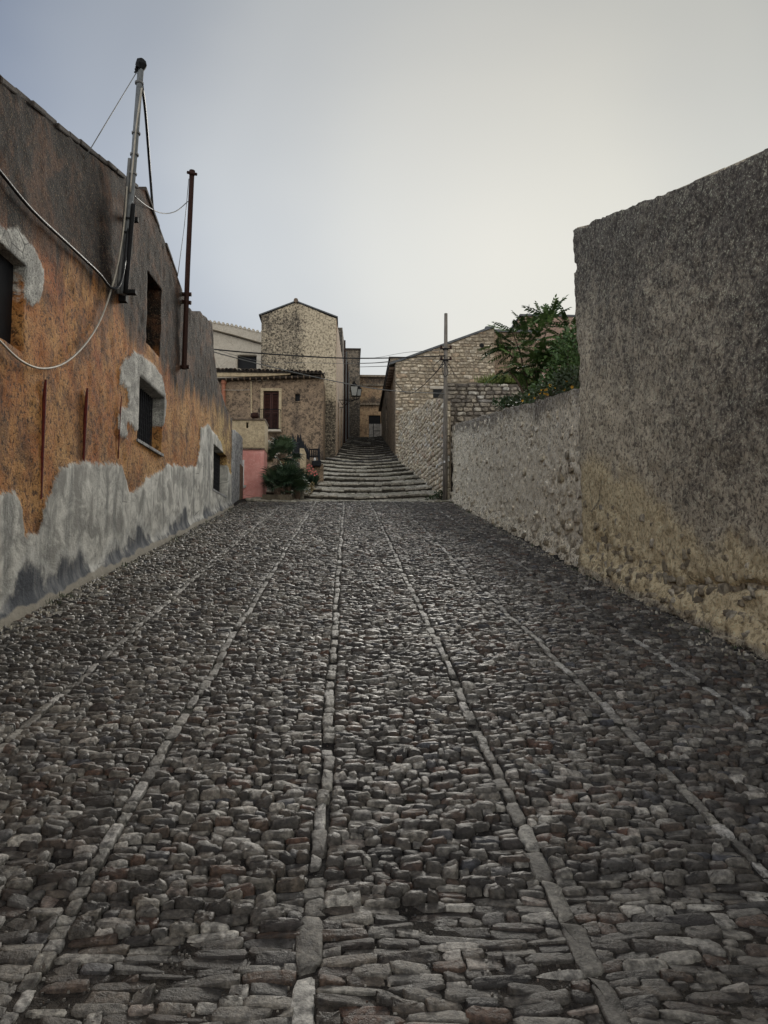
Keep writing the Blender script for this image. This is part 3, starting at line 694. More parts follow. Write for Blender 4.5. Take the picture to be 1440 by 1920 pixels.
wall_sheet('wall', LA, LB, lambda s: street_z(s-3.0)-.3, ltop, M_left, house, holes=list(HOLE.values()), cell=.042, disp=l_disp, attrs=l_attr, thick=.42, top_rough=.05, srange=(5.0, 21.64))
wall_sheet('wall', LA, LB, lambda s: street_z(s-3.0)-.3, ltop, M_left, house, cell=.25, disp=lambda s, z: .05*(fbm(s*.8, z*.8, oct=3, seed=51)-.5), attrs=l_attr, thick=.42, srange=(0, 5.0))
tL = (np.array(LB)-LA)/np.hypot(*(np.array(LB)-LA)); nL = np.array([tL[1], -tL[0]])
def lp(s, z, d=0): p = np.array(LA)+tL*s+nL*d; return (p[0], p[1], z)
# the house behind its street front
b = MB()
for s0, s1, zt in ((0, 13.9, 4.7), (13.9, 17.2, 6.2), (17.2, 20.2, 6.4)):
    p = [lp(s0, -2, -.425), lp(s1-.002, -2, -.425), lp(s1-.002, -2, -6), lp(s0, -2, -6)]
    b.hexa(p+[(x, y, min(zt, 30)) for x, y, z in p])
b.build('rear_block', M_dark, house)
def lattice(parent, hole, depth, nx, nz, r=.012):
    s0, s1, z0, z1 = hole; g = MB()
    for i in range(nx+1):
        s = s0+.02+(s1-s0-.04)*i/nx; g.tube([lp(s, z0, -depth), lp(s, z1, -depth)], r, 5)
    for i in range(nz+1):
        z = z0+.02+(z1-z0-.04)*i/nz; g.tube([lp(s0, z, -depth-.012), lp(s1, z, -depth-.012)], r, 5)
    return g.build('grille', M_grille, parent)
for key, dep, grate in (('w1', .17, 1), ('w2', .17, 1), ('niche', .24, 0), ('u1', .05, 0)):
    s0, s1, z0, z1 = HOLE[key]; b = MB()
    p = [lp(s0-.02, z0-.02, -dep-.03), lp(s1+.02, z0-.02, -dep-.03), lp(s1+.02, z0-.02, -dep-.06), lp(s0-.02, z0-.02, -dep-.06)]
    b.hexa(p+[(x, y, z1+.02) for x, y, z in p]); wob_ = b.build('window', M_black, house)
    if grate: lattice(wob_, HOLE[key], dep, 13, 9)
    sill = MB(); q_ = [lp(s0-.03, z0-.035, .022), lp(s1+.03, z0-.035, .022), lp(s1+.03, z0-.035, -dep), lp(s0-.03, z0-.035, -dep)]
    if grate: sill.hexa(q_+[(x, y, z0+.006) for x, y, z in q_]).build('sill', M_pillar, wob_)
# thin coping stones along the gable top
for (pa, pb), nst in ((((0, 147), (257, 353)), 13), (((272, 355), (342, 547)), 6)):
    A0, B0 = lw(*pa), lw(*pb)
    for i in range(nst):
        t0, t1 = i/nst, (i+.96)/nst; s0, s1 = A0[0]+(B0[0]-A0[0])*t0, A0[0]+(B0[0]-A0[0])*t1; z0, z1 = A0[1]+(B0[1]-A0[1])*t0, A0[1]+(B0[1]-A0[1])*t1
        e = R_.uniform(-.015, .02); f = R_.uniform(.0, .03)
        MB().hexa([lp(s0, z0-.03+e, f), lp(s1, z1-.03+e, f), lp(s1, z1-.03+e, -.4), lp(s0, z0-.03+e, -.4), lp(s0, z0+.035+e, f), lp(s1, z1+.03+e, f), lp(s1, z1+.035+e, -.4), lp(s0, z0+.03+e, -.4)]).build('coping_stone', M_tiledk, house, bevel=.01)
# rusty rods let into the wall, red run-off stain under each
for pa, pb in (((80, 712), (75, 935)), ((159, 728), (155, 872)), ((224, 742), (221, 860))):
    a0, b0 = lw(*pa), lw(*pb); w_ = .022 if pa[0] < 200 else .008
    MB().tube([lp(a0[0], a0[1], .03), lp(a0[0]*.8+b0[0]*.2, a0[1]*.8+b0[1]*.2, .018), lp(b0[0], b0[1], .004)], [w_*.5, w_, w_*.8], 6).build('rusty_rod', M_redrust, house)

# grey pillar and rotten board at the far end of the house
pil = empty('gate_pillar', (-2.7, 20.6, float(road_z(20.6))), 'grey weathered round-topped gate pillar at the far end of the orange house', 'pillar')
PA, PB = (-2.795, 18.62), (-2.865, 21.0)
pt = [on_wall(*p, PA, PB) for p in [(433, 806), (440, 806), (447, 812), (455, 822)]]
wall_sheet('pillar_body', PA, PB, lambda s: street_z(18.62+s)-.3, pt, M_pillar, pil, cell=.05, disp=lambda s, z: .05*(fbm(s*3, z*1.5, oct=3, seed=61)-.5)+.0, thick=.5)
bb = at(448, 940, 21.0); 
MB().box((-2.90, 20.45, float(road_z(20.5))-.05), (-2.825, 20.95, float(road_z(20.6))+1.0)).build('board', M_oldwood, pil, bevel=.01)

# ================================================================== right: tall wall and the lower wall beyond it
TA, TB = (2.985, 9.52), (3.70, -4.0)
def tw(px, py): return on_wall(px, py, TA, TB)
tall = empty('tall_wall', (3.1, 7, float(road_z(7))), 'tall grey rough rendered wall rising above the near right side of the street', 'wall')
tT = [tw(*p) for p in [(1075, 441), (1110, 424), (1165, 401), (1225, 378), (1300, 347), (1380, 313), (1439, 287)]]
tT = [(0, tT[0][1])]+tT[1:]; sl = (tT[-1][1]-tT[-3][1])/(tT[-1][0]-tT[-3][0]); tT.append((13.6, max(2.9, tT[-1][1]+sl*(13.6-tT[-1][0]))))
ty = lambda s: 9.52-s*.9986
def t_attr(s, z):
    h = z-street_z(ty(s)); top = np.interp(s, [p[0] for p in tT], [p[1] for p in tT])
    n = fbm(s*.7, z*.7, oct=5, seed=71)
    dark = sstep(.9, 2.6, h+(n-.5)*2.4+.30*(s-1.5))*.50+.30*sstep(1.3, .1, top-z)+.10*sstep(2.2, 4.5, s)
    dark -= .45*sstep(.9, .1, s+.5*(n-.5))*sstep(3.6, 2.4, h)
    dark += .35*sstep(.2, .02, h)
    pale = sstep(1.75, .8, h+(n-.5)*1.4+.10*s)*sstep(0, .2, h)
    return {'dark': np.clip(dark, 0, 1), 'pale': pale}
def t_disp(s, z):
    h = z-street_z(ty(s)); w1 = 1-np.clip(worley(s*5.5, z*6.5, 3)*1.5, 0, 1)
    lowm = sstep(1.0, .35, h+.6*(fbm(s*1.3, z*1.3, seed=73)-.5))
    d = .09*(fbm(s*.7, z*.7, oct=3, seed=72)-.5)+.055*(fbm(s*6.5, z*6.5, oct=3, seed=74, rough=.65)-.5)+lowm*.055*(w1-.4)
    d += .10*sstep(.45, 0, h)+.018*h
    crack = np.exp(-((z-(street_z(ty(s))*0+tw(1340, 1098)[1]+.02*np.sin(s*9)))/.022)**2)*sstep(2.0, 2.5, s)*sstep(4.6, 4.0, s)
    d -= .09*crack
    d -= .05*((s < .05) & (np.abs(z-tw(1078, 510)[1]) < .05))
    return d
wall_sheet('wall_face', TA, TB, lambda s: street_z(ty(s))-.3, tT, M_tall, tall, cell=.036, disp=t_disp, attrs=t_attr, thick=.5, top_rough=.05, srange=(0, 5.2))
wall_sheet('wall_face', TA, TB, lambda s: street_z(ty(s))-.3, tT, M_tall, tall, cell=.25, disp=lambda s, z: .09*(fbm(s*.7, z*.7, oct=3, seed=72)-.5), attrs=t_attr, thick=.5, srange=(5.2, 13.5))
tt = (np.array(TB)-TA)/np.hypot(*(np.array(TB)-TA)); tn = np.array([tt[1], -tt[0]])
def t_frame(u, v, wv): return np.stack([TA[0]+tt[0]*u+tn[0]*wv, TA[1]+tt[1]*u+tn[1]*wv, v], 1)
# stones laid bare in the render
def scatter_stones(pix, to, wr, hr, n_each, spread):
    X, Z2, W, H = [], [], [], []
    for p in pix:
        c = to(*p)
        for i in range(n_each):
            X.append(c[0]+R_.gauss(0, spread[0])); Z2.append(c[1]+R_.gauss(0, spread[1])); W.append(R_.uniform(*wr)); H.append(R_.uniform(*hr))
    keep = []
    for i in range(len(X)):
        if all(abs(X[i]-X[j]) > (W[i]+W[j])*.46 or abs(Z2[i]-Z2[j]) > (H[i]+H[j])*.46 for j in keep): keep.append(i)
    return [np.array([v[i] for i in keep]) for v in (X, Z2, W, H)]
pix = [(1130, 1035), (1150, 1050), (1175, 1060), (1160, 1080), (1195, 1075), (1215, 1090), (1240, 1095), (1260, 1105), (1235, 1085), (1275, 1100), (1300, 1095), (1320, 1100), (1345, 1110), (1300, 1115), (1330, 1112), (1120, 1060), (1180, 1040), (1200, 1110), (1250, 1125), (1285, 1140), (1400, 1115), (1390, 1140), (1150, 1020), (1135, 1070)]
X, Z2, W, H = scatter_stones(pix, tw, (.07, .17), (.06, .13), 5, (.12, .07))
stone_set(tall, M_estone, 'exposed_stone', 'exposed_stones', t_frame, X, Z2, W, H, rng.uniform(.004, .016, len(X))+t_disp(X, Z2), np.full(len(X), .03), np.ones(len(X)), 300, Kn=12, sq=.48, jit=.13, tilt=.12)
# thin edge tiles along its top
for i in range(9):
    sa, sb = .02+i*.5, .02+i*.5+.485; za, zb = [float(np.interp(v, [p[0] for p in tT], [p[1] for p in tT])) for v in (sa, sb)]
    e = R_.uniform(-.012, .016); dpt = R_.uniform(0, .03)
    P = []
    for zz in (-.02, .016):
        for s0, z0, dd in ((sa, za, .01+dpt), (sb, zb, .01+dpt), (sb, zb, -.48), (sa, za, -.48)):
            p = np.array(TA)+tt*s0+tn*dd; P.append((p[0], p[1], z0+zz+e))
    MB().hexa(P).build('edge_tile', M_tall, tall, bevel=.006)

WA, WB = (2.90, 20.95), (3.02, 9.46)
def ww(px, py): return on_wall(px, py, WA, WB)
low = empty('garden_wall', (2.95, 15, float(road_z(15))), 'lower cream garden wall with bare stones at its foot, ending at the pole', 'wall')
wT = [ww(*p) for p in [(851, 795), (880, 787), (920, 775), (960, 763), (1000, 753), (1040, 742), (1080, 733)]]; wT = [(0, wT[0][1]+.02)]+wT[1:-1]+[(11.5, wT[-1][1])]
wy = lambda s: 20.95-s
def w_attr(s, z):
    top = np.interp(s, [p[0] for p in wT], [p[1] for p in wT]); h = z-street_z(wy(s)); n = fbm(s*1.1, z*.5, oct=5, seed=81)
    return {'dark': np.clip(.8*sstep(.55, .05, top-z+.5*(n-.5))+.35*sstep(.2, 0, h)-.1, 0, 1), 'pale': np.clip(sstep(.5, 1.0, top-z)*sstep(.0, .5, h)*.8+.2*(n-.5), 0, 1)}
def w_disp(s, z):
    h = z-street_z(wy(s)); w1 = 1-np.clip(worley(s*5, z*6.5, 9)*1.4, 0, 1); lowm = sstep(.9, .2, h+.9*(fbm(s*1.1, z*1.1, seed=83)-.5))
    lowm = np.maximum(lowm, .8*sstep(1.2, .4, np.hypot((s-10.6)/1.0, (h-1.0)/.8)))
    lowm = np.maximum(lowm, .45)
    return .07*(fbm(s*.8, z*.8, oct=3, seed=82)-.5)+.05*(fbm(s*6, z*5.5, oct=3, seed=84, rough=.65)-.5)+lowm*.06*(w1-.4)+.09*sstep(.35, 0, h)
wall_sheet('wall_face', WA, WB, lambda s: street_z(wy(s))-.3, wT, M_low, low, cell=.045, disp=w_disp, attrs=w_attr, thick=.42, top_rough=.04)
wt_ = (np.array(WB)-WA)/np.hypot(*(np.array(WB)-WA)); wn_ = np.array([wt_[1], -wt_[0]])
def w_frame(u, v, wv): return np.stack([WA[0]+wt_[0]*u+wn_[0]*wv, WA[1]+wt_[1]*u+wn_[1]*wv, v], 1)
pix = [(870, 945), (890, 955), (910, 965), (930, 975), (950, 985), (970, 995), (990, 1005), (1010, 1015), (1030, 1022), (1050, 1030), (1060, 1000), (1070, 890), (1060, 870), (1075, 860), (1055, 885), (1080, 1010), (1085, 1055), (1040, 1000), (1000, 985), (1070, 1040), (1085, 980)]
X, Z2, W, H = scatter_stones(pix, ww, (.10, .24), (.07, .15), 6, (.22, .09))
ok = X < 11.4; X, Z2, W, H = X[ok], Z2[ok], W[ok], H[ok]
stone_set(low, M_estone, 'exposed_stone', 'exposed_stones', w_frame, X, Z2, W, H, rng.uniform(.004, .018, len(X))+w_disp(X, Z2), np.full(len(X), .03), np.ones(len(X)), 300, Kn=12, sq=.48, jit=.13, tilt=.12)

n_ = 1500; X = rng.uniform(.1, 11.4, n_); Z2 = street_z(wy(X))+rng.uniform(0, 1, n_)**1.3*2.1
W, H = rng.uniform(.09, .22, n_), rng.uniform(.06, .13, n_)
top_ = np.interp(X, [p[0] for p in wT], [p[1] for p in wT]); ok = Z2+H*.6 < top_; keep = []
for i in np.nonzero(ok)[0]:
    if all(abs(X[i]-X[j]) > (W[i]+W[j])*.47 or abs(Z2[i]-Z2[j]) > (H[i]+H[j])*.47 for j in keep): keep.append(i)
X, Z2, W, H = X[keep], Z2[keep], W[keep], H[keep]
stone_set(low, M_lstone, 'wall_stone', 'wall_stones', w_frame, X, Z2, W, H, rng.uniform(-.022, .020, len(X))+w_disp(X, Z2), np.full(len(X), .05), W*H*(X > 7), 250, Kn=12, Kf=9, sq=.55, jit=.12, tilt=.15)
n_ = 900; X = rng.uniform(.05, 5.0, n_); Z2 = street_z(ty(X))+rng.uniform(.02, 1, n_)**1.4*.95
W, H = rng.uniform(.05, .16, n_), rng.uniform(.04, .10, n_); keep = []
for i in range(n_):
    if all(abs(X[i]-X[j]) > (W[i]+W[j])*.5 or abs(Z2[i]-Z2[j]) > (H[i]+H[j])*.5 for j in keep): keep.append(i)
X, Z2, W, H = X[keep], Z2[keep], W[keep], H[keep]
stone_set(tall, M_estone, 'wall_stone', 'wall_stones', t_frame, X, Z2, W, H, rng.uniform(-.03, .014, len(X))+t_disp(X, Z2), np.full(len(X), .05), W*H, 220, Kn=12, Kf=9, sq=.5, jit=.13, tilt=.15)

# ---- rubble walls
def rubble(a, b, base, top, mat, mortar, parent, wr, hr, limit, proud=(.02, .05), seed=5, vis=None, cell=.12, thick=.45, attrs=None, gap=.93, skip=None, top_rough=.0, K=(9, 7)):
    base, top = prof(base), prof(top)
    a_, b_ = np.array(a, float), np.array(b, float); L_ = np.hypot(*(b_-a_)); t_ = (b_-a_)/L_; n_ = np.array([t_[1], -t_[0]])
    rr = random.Random(seed); X, Y2, W, H = [], [], [], []
    z = float(base(np.linspace(0, L_, 40)).min())-.05; zmax = float(top(np.linspace(0, L_, 80)).max())
    while z < zmax:
        d = rr.uniform(*hr); s = rr.uniform(-.1, 0)
        while s < L_:
            wd = rr.uniform(*wr)*(1.5 if rr.random() < .12 else 1); c = s+wd/2; zc = z+d/2+.03*(vnoise(np.array([c*1.3]), np.array([z*.6]), seed=seed)[0]-.5)*2
            if 0 < c < L_ and zc+d*.35 < float(top(c)) and zc > float(base(c))-.1 and not (skip and skip(c, zc, wd, d)):
                w2 = min(wd, 2*c, 2*(L_-c))
                if w2 > .06: X.append(c); Y2.append(zc); W.append(w2*gap*rr.uniform(.93, 1.02)); H.append(d*gap*rr.uniform(.8, 1.02))
            s += wd
        z += d
    X, Y2, W, H = map(np.array, (X, Y2, W, H))
    fr = lambda u, v, wv: np.stack([a_[0]+t_[0]*u+n_[0]*wv, a_[1]+t_[1]*u+n_[1]*wv, v], 1)
    P = fr(X, Y2, X*0); px, py, zc = proj(P)
    rank = W*H/zc**2
    if vis is not None: rank = np.where(vis(px, py), rank, 0)
    wall_sheet('mortar', a, b, base, top, mortar, parent, cell=cell, attrs=attrs, disp=lambda s, z: .02*(fbm(s*5, z*5, oct=2, seed=seed)-.5), thick=thick, top_rough=top_rough)
    stone_set(parent, mat, 'stone', 'stones', fr, X, Y2, W, H, rng.uniform(*proud, len(X)), np.full(len(X), .03), rank, limit, Kn=K[0], Kf=K[1], sq=.5, jit=.09, tilt=.09)

M_mortar = plain('lime mortar', (.30, .245, .175), .95, 0, .45, 8, .02)
M_mortardk = plain('dark mortar', (.12, .10, .08), .95, 0, .5, 8, .02)
rub = empty('rubble_wall', (2.5, 27, float(street_z(27))), 'rough rubble stone wall climbing beside the steps behind the wooden pole', 'wall')
RA, RB = (2.32, 33.6), (2.78, 21.02)
rT = [on_wall(*p, RA, RB) for p in [(752, 772), (775, 768), (792, 763), (800, 752), (820, 747), (845, 742)]]; rT = [(0, rT[0][1])]+rT[1:-1]+[(12.6, rT[-1][1])]
rubble(RA, RB, lambda s: street_z(33.6-s)-.3, rT, M_wstone, M_mortar, rub, (.16, .34), (.11, .2), 0, proud=(.03, .08), seed=6, top_rough=.06, thick=.10)
for i in range(16):     # quoins on the end by the pole
    z0 = float(street_z(21))+i*.18; zt = rT[-1][1]
    if z0+.16 < zt:
        MB().box((2.765+R_.uniform(-.03, .01), 20.99+R_.uniform(-.03, .0), z0), (2.83+R_.uniform(-.03, .04), 21.35, z0+.168)).build('quoin_stone', M_wstone, rub, bevel=.02)
for o in rub.children:
    if o.name.startswith('quoin') and 'tint' not in o.data.attributes:
        a_ = o.data.attributes.new('tint', 'FLOAT', 'POINT'); a_.data.foreach_set('value', np.full(len(o.data.vertices), R_.random(), np.float32))

ret = empty('retaining_wall', (5, 22, 5.3), 'dark grey rubble retaining wall with grass on its top behind the garden wall', 'wall')
yR = 22.3
xa, xb = 2.95, 9.5; zt1, zt2 = at(845, 717, yR)[2], at(985, 722, yR)[2]
rubble((xa, yR), (xb, yR), float(street_z(yR))-.2, [(0, zt1), (2.4, zt2), (7, zt2)], M_rstone, M_mortardk, ret, (.16, .36), (.10, .19), 300, proud=(.025, .06), seed=12, vis=lambda px, py: (px < 1010) & (py < 850), top_rough=.05)
# earth terraces held up by these walls
terr = MB()
terr.hexa([(3.35, 9.3, 2.0), (14, 9.3, 2.0), (14, 22.2, 3.0), (3.3, 22.2, 3.0), (3.35, 9.3, 3.55), (14, 9.3, 3.55), (14, 22.2, 5.3), (3.3, 22.2, 5.3)])
terr.hexa([(2.9, 22.75, 3.0), (14, 22.75, 3.0), (14, 35.9, 3.0), (2.7, 35.9, 3.0), (2.9, 22.75, zt1-.08), (14, 22.75, zt1-.08), (14, 35.9, zt1+.2), (2.7, 35.9, zt1+.2)])
te = terr.build('terrain', M_earth); te['kind'] = 'structure'

# ================================================================== stone gable house on the right
yG = 36.0
gab = empty('stone_house', (5, yG, 7), 'bare stone house with a long sloping roof edge right of the alley', 'house')
gA, gB = (at(741, 700, yG)[0], yG), (at(927, 640, yG)[0], yG); gW = gB[0]-gA[0]
gT = [(0, at(741, 681, yG)[2]), (gW, at(927, 614, yG)[2])]
hx0, hx1 = at(812, 740, yG)[0]-gA[0], at(834, 740, yG)[0]-gA[0]; hz0, hz1 = at(820, 746, yG)[2], at(820, 730, yG)[2]
rubble(gA, gB, 6.0, gT, M_gstone, M_mortar, gab, (.22, .5), (.12, .2), 300, proud=(.02, .045), seed=15, vis=lambda px, py: (py < 775) & (px < 990), gap=.92, skip=lambda c, z, w_, d: hx0-.1 < c < hx1+.12 and hz0-.05 < z < hz1+.14)
MB().box((gA[0]+hx0, yG-.03, hz0), (gA[0]+hx1, yG+.05, hz1)).build('window', M_black, gab)
MB().box((gA[0]+hx0-.15, yG-.07, hz1), (gA[0]+hx1+.12, yG+.05, hz1+.15)).build('lintel', M_cream, gab, bevel=.02)
MB().tube([(at(903, 650, yG)[0], yG-.06, at(903, 648, yG)[2]), (at(903, 650, yG)[0], yG+.1, at(903, 648, yG)[2])], .11, 10).build('vent_hole', M_iron, gab)
# body and roof
e0, e1 = gT[0][1], gT[1][1]
MB().hexa([(gA[0]+.02, yG+.45, 5), (gB[0], yG+.45, 5), (gB[0], 41, 5), (gA[0]+.02, 41, 5), (gA[0]+.02, yG+.45, e0-.02), (gB[0], yG+.45, e1-.02), (gB[0], 41, e1-.02), (gA[0]+.02, 41, e0-.02)]).build('wall', M_dark, gab)
rf = MB().hexa([(gA[0]-.3, yG-.06, e0-.10), (gB[0]+.03, yG-.06, e1+.01), (gB[0]+.03, 41.2, e1+.01), (gA[0]-.3, 41.2, e0-.10), (gA[0]-.3, yG-.06, e0+.0), (gB[0]+.03, yG-.06, e1+.11), (gB[0]+.03, 41.2, e1+.11), (gA[0]-.3, 41.2, e0+.0)]).build('roof', M_ridge, gab)
MB().box((at(911, 614, yG)[0], yG+.05, at(911, 620, yG)[2]), (at(919, 614, yG)[0], yG+.4, at(911, 611, yG)[2])).build('chimney_stub', M_ridge, rf)
for i in range(9):
    y = yG+.25+i*.55; MB().box((gA[0]-.27, y, e0-.24), (gA[0]+.02, y+.14, e0-.105)).build('rafter_end', M_oldwood, gab)
# alley side of it and of the next house up
def side_wall(parent, a, b, top, mat, z0=4.0, cell=.16, thick=.4, holes=(), amp=.06, seed=3, attrs=None):
    return wall_sheet('wall', a, b, z0, top, mat, parent, holes=holes, cell=cell, thick=thick, attrs=attrs, disp=lambda s, z: amp*(fbm(s*1.1, z*1.1, oct=4, seed=seed)-.5))
side_wall(gab, (2.34, 41), (gA[0]-.0, yG+.02), e0-.1, M_dark, 6, amp=.1)
nxt = empty('alley_house', (3, 46, 10), 'dark house on the right side of the alley above the stone house', 'house')
zN = at(722, 712, 46)[2]
side_wall(nxt, (2.46, 55), (2.36, 41.25), zN, M_dark, 7, holes=[(2.5, 3.4, 11.2, 13.2), (8.2, 9.1, 9.6, 11.7)], amp=.1)
MB().box((2.70, 41.3, 7), (7.5, 55, zN-.02)).build('rear_block', M_dark, nxt)
MB().hexa([(2.28, 41.3, zN-.02), (7.6, 41.3, zN-.015), (7.6, 55.2, zN-.015), (2.28, 55.2, zN-.02), (2.28, 41.3, zN+.10), (7.6, 41.3, zN+.10), (7.6, 55.2, zN+.10), (2.28, 55.2, zN+.10)]).build('roof', M_tiledk, nxt)
# blocks further back to the right
bk = empty('rear_house', (8.5, 42, 8), 'low rear house whose flat roof edge shows between gable and tree', 'house')
x0, x1 = at(915, 622, 42)[0], at(1010, 622, 42)[0]; zb = at(950, 623, 42)[2]
wall_sheet('wall', (x0, 42), (x1, 42), 6, zb, M_brown, bk, cell=.3, thick=.3, disp=lambda s, z: .05*(fbm(s, z, seed=4)-.5))
MB().box((x0, 42.3, 6), (x1, 46, zb-.01)).build('rear_block', M_brown, bk)
MB().box((x0-.1, 41.9, zb), (x1+.1, 46.1, zb+.14)).build('roof', M_ridge, bk)
b3 = empty('far_house', (12, 48, 8), 'far pinkish brown house with a level roof seen above the tree', 'house')
x0, x1 = at(976, 592, 48)[0], at(1130, 592, 48)[0]; z3 = at(1000, 593, 48)[2]; z4 = at(958, 625, 48)[2]; xl_ = at(956, 625, 48)[0]
M_pinkbrown = render_mat('pinkish brown render', (.38, .27, .21), (.30, .20, .155), (.12, .085, .07), speck=6, pit=.35, grime=.5, bump=.02)
wall_sheet('wall', (xl_, 48), (x1, 48), 6, [(0, z4), (x0-xl_, z3), (x1-xl_, z3)], M_pinkbrown, b3, cell=.2, thick=.4, disp=lambda s, z: .06*(fbm(s, z, seed=4)-.5))
MB().box((x0, 48.4, 6), (x1, 54, z3-.01)).build('rear_block', M_pinkbrown, b3)
MB().box((x0-.05, 47.92, z3), (x1+.1, 54.1, z3+.12)).build('roof', M_ridge, b3)
MB().hexa([(xl_-.1, 47.95, z4), (x0-.055, 47.95, z3+.0), (x0-.055, 54, z3+.0), (xl_-.1, 54, z4), (xl_-.1, 47.95, z4+.12), (x0-.055, 47.95, z3+.12), (x0-.055, 54, z3+.12), (xl_-.1, 54, z4+.12)]).build('roof_slope', M_ridge, b3)
for px, dy in ((1001, 600), (1001, 607)):
    p = at(px, dy, 48); MB().box((p[0]-.05, 47.9, p[2]-.09), (p[0]+.05, 48.1, p[2]+.09)).build('putlog_hole', M_black, b3)
ant = empty('antenna', tuple(at(992, 591, 48)), 'thin television aerial on the roof of the far house', 'antenna')
p0, p1 = at(992, 592, 48.3), at(992, 571, 48.3); q0, q1 = at(978, 572.5, 48.3), at(993, 575.5, 48.3)
MB().tube([p0, p1], .022, 5).build('mast', M_gcable, ant); MB().tube([q0, q1], .018, 5).build('boom', M_gcable, ant)

# ================================================================== tall gabled house, left of the stairs
yT = 36.0
tow = empty('tall_house', (-2.5, yT, 7), 'tall speckled rendered house with a shallow gable top left of the alley', 'house')
A_, B_ = (at(489, 700, yT)[0], yT), (at(630, 700, yT)[0], yT)
gz = lambda px, py: (at(px, py, yT)[0]-A_[0], at(px, py, yT)[2])
towT = [gz(489, 592), gz(520, 581), gz(555, 567), gz(590, 581), gz(630, 597)]
def tow_attr(s, z):
    n = fbm(s*1.2, z*1.0, oct=5, seed=101); W_ = B_[0]-A_[0]
    pale = sstep(.52, .62, s/W_+.25*(n-.5))*sstep(9.2, 10.5, z+1.5*(n-.5))*sstep(14.6, 13.8, z)
    dark = .75*sstep(.62, .5, s/W_+.25*(n-.5))*sstep(14.9, 13.5, z)*.8+.9*sstep(10.3, 9.4, z+.8*(n-.5))*sstep(.7, .85, s/W_)
    return {'pale': pale, 'dark': np.clip(dark-.1, 0, 1)}
wall_sheet('wall', A_, B_, 6, towT, M_tower, tow, cell=.09, attrs=tow_attr, thick=.4, disp=lambda s, z: .07*(fbm(s*1.1, z*1.1, oct=3, seed=102)-.5)+.05*(fbm(s*6, z*6, oct=2, seed=103)-.5), top_rough=.03)
MB().prism([(A_[0]+.01, yT+.4, 6), (B_[0]-.02, yT+.4, 6), (B_[0]-.02, yT+.4, towT[-1][1]-.03), (at(555, 567, yT)[0], yT+.4, towT[2][1]-.03), (A_[0]+.01, yT+.4, towT[0][1]-.03)], (0, 7.6, 0)).build('rear_block', M_tower, tow)
pk = at(555, 566, yT); el = at(487, 592, yT); er = at(632, 596, yT)
for e in (el, er):
    s_ = -1 if e is el else 1
    MB().hexa([(e[0]+s_*.04, yT-.05, e[2]-.0), (pk[0], yT-.05, pk[2]), (pk[0], yT+8, pk[2]), (e[0]+s_*.04, yT+8, e[2]), (e[0]+s_*.04, yT-.05, e[2]+.06), (pk[0], yT-.05, pk[2]+.06), (pk[0], yT+8, pk[2]+.06), (e[0]+s_*.04, yT+8, e[2]+.06)]).build('roof_slope', M_ridge, tow)
MB().tube([(pk[0], yT-.1, pk[2]+.05), (pk[0], yT+8, pk[2]+.05)], .11, 8).build('ridge_tile', M_tile, tow)
zE = towT[-1][1]-.02
al_attr = lambda s, z: {'dark': .35*sstep(12.5, 9, z)+0*s, 'pale': 0*s}
wall_sheet('wall', (B_[0]+.005, yT+.03), (-.25, 44), 6, zE, M_och, tow, holes=[(2.2, 3.1, 6.5, 10.2), (5.3, 6.1, 6.5, 10.6)], cell=.11, thick=.35, attrs=al_attr, disp=lambda s, z: .06*(fbm(s*1.2, z, oct=4, seed=105)-.5))
for s0, s1, zz0, zz1 in ((2.2, 3.1, 7.0, 10.2), (5.3, 6.1, 7.0, 10.6)):
    xx = -.62; MB().box((xx-.1, yT+s0+.0, zz0), (xx+.02, yT+s1+.1, zz1)).build('door', M_blackwood, tow)
al2 = empty('streaked_house', (-.5, 50, 9), 'narrow dark streaked house along the left side of the upper alley', 'house')
z2 = at(645, 668, 50)[2]
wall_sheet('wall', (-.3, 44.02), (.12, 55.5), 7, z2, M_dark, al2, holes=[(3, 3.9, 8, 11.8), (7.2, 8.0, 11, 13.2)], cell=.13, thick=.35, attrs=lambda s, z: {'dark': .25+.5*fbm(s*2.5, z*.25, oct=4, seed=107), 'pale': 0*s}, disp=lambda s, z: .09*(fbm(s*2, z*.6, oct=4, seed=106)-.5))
MB().box((-4, 44.4, 7), (-.7, 55.4, z2-.01)).build('rear_block', M_dark, al2)
for i in range(4):
    y = 45.2+i*2.4; MB().tube([(-.2+(y-44)*.036, y, 9), (-.2+(y-44)*.036, y, z2-.4)], .05, 6).build('drainpipe', M_galv if i % 2 else M_rust, al2)
al3 = empty('dark_block', (.2, 55.6, 12), 'dark tall flat-topped house closing the left side of the alley end', 'house')
xd0, xd1 = at(628, 700, 55.6)[0], at(675, 700, 55.6)[0]; zD = at(660, 656, 55.6)[2]
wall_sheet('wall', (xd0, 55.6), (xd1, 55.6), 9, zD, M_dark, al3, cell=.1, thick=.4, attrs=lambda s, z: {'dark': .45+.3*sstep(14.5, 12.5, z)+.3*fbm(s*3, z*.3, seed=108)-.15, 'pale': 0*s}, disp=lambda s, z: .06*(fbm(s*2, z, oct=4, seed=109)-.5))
MB().box((xd0, 56, 9), (xd1-.01, 60, zD-.01)).build('rear_block', M_dark, al3)
MB().box((xd0-.05, 55.5, zD), (xd1+.06, 60.05, zD+.1)).build('roof', M_tiledk, al3)
end = empty('end_house', (2, 56.5, 12), 'small ochre house with a grey door closing the top of the alley', 'house')
yE = 56.5; ex0, ex1 = at(668, 750, yE)[0], at(722, 750, yE)[0]; zEn = at(695, 705, yE)[2]
dz0, dz1 = at(700, 822, yE)[2], at(700, 779, yE)[2]; dx0, dx1 = at(691.5, 800, yE)[0], at(713.5, 800, yE)[0]
